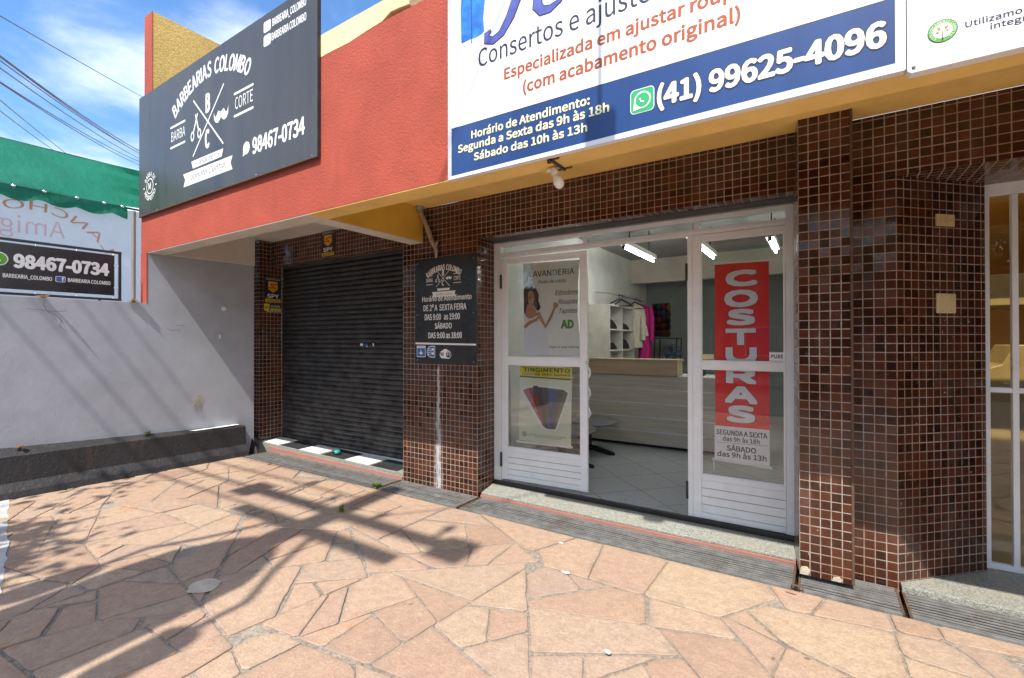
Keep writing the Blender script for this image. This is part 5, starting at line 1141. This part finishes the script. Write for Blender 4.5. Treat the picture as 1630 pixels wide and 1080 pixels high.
b = MB(); b.hexa([(-1.58, 7.0, 1.136), (-1.36, 7.0, 1.136), (-1.36, 7.2, 1.136), (-1.58, 7.2, 1.136)], [(-1.57, 7.02, 1.17), (-1.37, 7.02, 1.17), (-1.37, 7.18, 1.23), (-1.57, 7.18, 1.23)], 'blackplastic'); b.build('body', t, bevel=.006); b = MB(); b.tube([(-1.56, 7.05, 1.225), (-1.56, 7.1, 1.25), (-1.56, 7.17, 1.26)], [.022, .014, .022], 'blackplastic', 8); b.build('handset', t)
t = thing('shelf_unit', (-3.17, 8.2, .11), 'white open shelf unit against the left wall of the sewing shop', 'shelf')
b = MB(); b.box(-3.375, -2.965, 7.60, 7.625, .11, 2.25, 'shelfwhite'); b.box(-3.375, -2.965, 8.825, 8.85, .11, 2.25, 'shelfwhite'); b.box(-3.375, -2.965, 8.205, 8.23, .11, 2.225, 'shelfwhite'); b.box(-3.375, -2.962, 7.6255, 8.8245, 2.226, 2.25, 'shelfwhite'); b.box(-3.38, -3.365, 7.6255, 8.8245, .11, 2.225, 'shelfwhite'); b.build('carcass', t)
for y0, y1 in ((7.6255, 8.2045), (8.2305, 8.8245)):
    for z_ in (.45, .80, 1.13, 1.465, 1.82): MB().box(-3.36, -2.967, y0, y1, z_-.012, z_+.012, 'shelfwhite').build('shelf', t)
b = MB()
for z_ in (2.1, 1.75, 1.4): 
    for x in (-3.32, -3.03): b.lathe((x, 7.599, z_), [(0, 0), (.008, 0), (0, .003)], 'greyink', 8, (0, -1, 0))
b.build('screw_caps', t)
for y, z_, s_, lb in ((7.85, 1.833, 1.0, 'dark folded garment on the upper shelf nearer the street'), (8.48, 1.833, .7, 'dark folded garment on the upper shelf nearer the back'), (7.85, 1.478, .8, 'dark folded garment on the lower shelf nearer the street'), (8.5, 1.478, 1.1, 'dark folded garment on the lower shelf nearer the back')):
    b = MB(); rg = random.Random(int(y*100+z_*10)); n = 12
    prof = [(-3.0+.0*k, y-.2+.4*k/n, z_+s_*(.05+.11*math.sin(math.pi*(k/n)**.7)+rg.uniform(-.008, .008))) for k in range(n+1)]
    b.prism([(-3.0, y-.2, z_+.001)]+prof+[(-3.0, y+.2, z_+.001)], (-.3, 0, 0), 'blackplastic'); tag(b.build('folded_garment', bevel=.012), lb, 'clothes', 'folded clothes on the shelves')
t = thing('clothes_rail', (-2.95, 8.6, 2.42), 'chrome wall rail with knobs for hangers above the shelf unit', 'clothes rail')
b = MB(); b.tube([(-2.95, 7.93, 2.425), (-2.95, 9.35, 2.405)], .013, 'chrome', 10); b.build('rail', t)
for y in (7.98, 9.30): MB().tube([(-3.384, y, 2.50), (-3.1, y, 2.46), (-2.95, y, 2.42)], .012, 'chrome', 8).build('bracket', t)
b = MB()
for k in range(9): b.lathe((-2.95, 8.05+k*.14, 2.436), [(0, 0), (.009, 0), (.009, .02), (0, .024)], 'chrome', 8)
b.build('knobs', t)
def hanger(y, tilt, label):
    b = MB(); x = -2.95; b.tube([(x, y, 2.44), (x+.02, y, 2.43), (x, y, 2.40), (x, y, 2.36)], .005, 'blackplastic', 6); b.tube([(x-.21, y-tilt, 2.24), (x-.1, y-tilt*.5, 2.31), (x, y, 2.36), (x+.1, y+tilt*.5, 2.31), (x+.21, y+tilt, 2.24)], .013, 'blackplastic', 8); b.tube([(x-.21, y-tilt, 2.24), (x+.21, y+tilt, 2.235)], .008, 'blackplastic', 6)
    tag(b.build('coat_hanger'), label, 'hanger', 'hangers on the rail')
hanger(8.02, .06, 'black empty hanger at the street end of the chrome rail'); hanger(8.16, -.05, 'black empty hanger second from the street end of the rail'); hanger(8.85, .0, 'black hanger just before the white garment')
def garment(name, y, mat, x0, z0, z1, wtop, wbot, label, seed):
    rg = random.Random(seed); t = thing(name, (x0, y, z0), label, 'garment'); b = MB(); n = 22; rows = 16; vs = []
    for i in range(rows+1):
        f = i/rows; z_ = z1+(z0-z1)*f
        wd = wtop*.35+(wtop*.65)*min(1, f/.10) if f < .1 else wtop+(wbot-wtop)*(f-.1)/.9
        for k in range(n):
            a = 2*math.pi*k/n; fold = 1+.10*f*math.sin(5*a+seed)+.05*f*math.sin(9*a)
            vs.append((x0+wd*fold*math.cos(a)*.5+.02*math.sin(f*3+seed), y+(.10+.05*f)*fold*math.sin(a), z_))
    b.mesh(vs, [(i*n+k, i*n+(k+1) % n, (i+1)*n+(k+1) % n, (i+1)*n+k) for i in range(rows) for k in range(n)], mat, True); b.poly(vs[:n], mat); b.poly(vs[-n:][::-1], mat); b.build('cloth', t)
    for sg in (-1, 1): MB().tube([(x0+sg*wtop*.42, y, z1-.06), (x0+sg*wtop*.56, y-.02, z1-.28), (x0+sg*wtop*.60, y-.05, z1-.55), (x0+sg*wtop*.58, y-.05, z1-.70)], [.05, .055, .05, .055], mat, 10).build('sleeve', t)
    return t
garment('white_garment', 8.98, 'offwhite', -2.97, 1.50, 2.34, .25, .28, 'cream garment hanging behind the pink one', 2)
t = garment('pink_garment', 9.16, 'pink', -2.87, 1.25, 2.33, .27, .24, 'magenta garment with a paper tag hanging on the rail', 5)
b = MB(); b.hexa([(-2.86, 9.025, 1.90), (-2.78, 9.025, 1.92), (-2.745, 9.03, 1.73), (-2.83, 9.03, 1.70)], [(-2.86, 9.028, 1.90), (-2.78, 9.028, 1.92), (-2.745, 9.033, 1.73), (-2.83, 9.033, 1.70)], 'white'); b.build('paper_tag', t)
t = thing('thread_rack', (-3.0, 10.9, 1.7), 'wall rack of coloured thread cones on the back wall', 'thread rack')
b = MB(); b.box(-3.24, -2.86, 10.96, 10.998, 1.72, 2.48, 'darksteel'); b.build('board', t)
cols = {'thread_blue': (.03, .10, .26), 'thread_olive': (.24, .22, .03), 'thread_red': (.25, .03, .02), 'thread_brown': (.12, .05, .03), 'thread_black': (.02, .02, .02), 'thread_wine': (.10, .012, .015)}
for n_, c_ in cols.items(): plain(n_, c_, .7)
seq = ['thread_black', 'thread_blue', 'thread_red', 'thread_olive', 'thread_black', 'thread_brown', 'thread_blue', 'thread_brown', 'thread_black', 'thread_red', 'thread_wine', 'thread_black', 'thread_wine', 'thread_wine', 'thread_red', 'thread_black', 'thread_wine', 'thread_wine', 'thread_red', 'thread_brown']
for k in range(20):
    r_, c_ = divmod(k, 4); b = MB(); x = -3.20+c_*.105; z_ = 2.36-r_*.145
    b.lathe((x, 10.955, z_), [(.0, 0), (.058, .0), (.060, .03), (.030, .22), (.0, .225)], seq[k], 10, (.35, -1, .30)); b.build('thread_cone', t)
t = thing('side_table', (-2.75, 10.3, .11), 'thin legged side table under the thread rack', 'table'); MB().box(-3.05, -2.5, 10.1, 10.6, 1.665, 1.69, 'bluefan').build('top', t)
for x, y in ((-3.0, 10.15), (-2.55, 10.15), (-3.0, 10.55), (-2.55, 10.55)): MB().tube([(x, y, .11), (x+.05, y, 1.664)], .012, 'darksteel', 8).build('leg', t)
t = thing('standing_fan', (-2.42, 9.6, .11), 'dark blue standing fan behind the reception counter', 'fan'); c_ = Vector((-2.42, 9.5, 1.36))
b = MB()
for r_ in (.19, .14, .09): b.tube([c_+Vector((r_*math.cos(a*.2618), -.05*(1-r_/.2), r_*math.sin(a*.2618))) for a in range(25)], .005, 'bluefan', 5, caps=False)
for a in range(20): b.tube([c_+Vector((.03*math.cos(a*.314), -.06, .03*math.sin(a*.314))), c_+Vector((.19*math.cos(a*.314), 0, .19*math.sin(a*.314)))], .0025, 'bluefan', 4)
b.build('cage', t)
for k in range(4):
    a = k*1.57+.3; u = Vector((math.cos(a), 0, math.sin(a))); v = Vector((-math.sin(a), 0, math.cos(a))); MB().prism([c_+u*.03-v*.02, c_+u*.16-v*.05+Vector((0, .01, 0)), c_+u*.165+v*.05+Vector((0, .03, 0)), c_+u*.03+v*.02], (0, .004, 0), 'bluefan').build('blade', t)
b = MB(); b.tube([c_+Vector((0, .0, 0)), c_+Vector((0, .16, 0))], .05, 'bluefan', 12); b.tube([(-2.42, 9.6, .11), (-2.42, 9.6, 1.33)], .016, 'darksteel', 8); b.lathe((-2.42, 9.6, .11), [(0, 0), (.2, 0), (.19, .03), (.03, .05)], 'darksteel', 18); b.build('stand', t)
def rtable(x, y, r_, label):
    t = thing('round_table', (x, y, .11), label, 'table', 'low round tables in the shop'); b = MB(); b.lathe((x, y, .50), [(0, 0), (r_-.02, 0), (r_, .008), (r_, .026), (r_-.012, .034), (0, .034)], 'greytop', 40); b.build('tabletop', t)
    b = MB(); b.box(x-.05, x+.05, y-.05, y+.05, .17, .50, 'blackplastic'); b.build('column', t)
    for sg in (-1, 1):
        b = MB(); b.tube([(x, y, .165), (x+sg*.18, y-.03, .155), (x+sg*.36, y-.06, .13), (x+sg*.42, y-.07, .128)], [.04, .035, .028, .02], 'blackplastic', 8); b.tube([(x+sg*.40, y-.07, .109), (x+sg*.40, y-.07, .13)], .032, 'blackplastic', 8); b.build('foot', t)
rtable(-2.72, 6.12, .42, 'grey round low table nearer the reception counter'); rtable(-2.70, 5.38, .40, 'grey round low table nearer the open glass door')
def lampf(x, y0, y1, z_, lit, label):
    t = thing('fluorescent_lamp', (x, (y0+y1)/2, z_), label, 'lamp', 'ceiling lamps of the sewing shop'); b = MB(); b.box(x-.05, x+.05, y0, y1, z_+.035, z_+.10, 'pipegrey'); b.box(x-.02, x+.02, y0+.01, y0+.03, z_-.02, z_+.034, 'darksteel'); b.box(x-.02, x+.02, y1-.03, y1-.01, z_-.02, z_+.034, 'darksteel'); b.build('housing', t)
    MB().tube([(x, y0+.03, z_), (x, y1-.03, z_)], .014, 'tube' if lit else 'white', 12).build('tube', t)
    for y in (y0+.25, y1-.25): MB().tube([(x, y, z_+.10), (x, y, 3.342)], .010, 'darksteel', 6).build('rod', t)
lampf(-2.24, 6.25, 7.66, 2.90, True, 'lit white ceiling tube seen through the open doorway'); lampf(-1.38, 6.25, 7.88, 2.90, True, 'lit ceiling tube above the red banner in the middle of the room'); lampf(-.53, 6.8, 7.86, 2.90, True, 'lit ceiling tube nearest the party wall')
for k, (x0, x1) in enumerate(((-3.219, -3.103), (-3.229, -3.123))):
    b = MB(); b.tube([(x0+.02, 4.9, 1.25 if k == 0 else 1.0), (x1+.03, 4.75, .112)], .015, 'white', 8); tag(b.build('leaning_rod'), ['longer white rod leaning on the wall behind the open door', 'shorter white rod leaning on the wall behind the open door'][k], 'rod')
# side shop
t = thing('wall_cabinet', (2.1, 8.0, 1.9), 'ochre wall cabinet seen through the side shop door', 'cabinet'); MB().box(1.55, 3.0, 7.6, 8.6, 2.02, 2.38, 'ochredark').build('body', t, bevel=.01); MB().box(1.3, 3.2, 8.9, 9.198, 2.40, 2.46, 'ochre').build('ledge', t)
t = thing('service_counter', (1.9, 6.2, .05), 'dark counter with a sloping end inside the side shop', 'counter'); b = MB(); b.prism([(1.32, 6.2, .05), (3.0, 6.2, .05), (3.0, 6.2, 1.58), (1.50, 6.2, 1.58), (1.42, 6.2, 1.40), (1.32, 6.2, 1.36)], (0, .6, 0), 'ochredark'); b.build('body', t, bevel=.01)
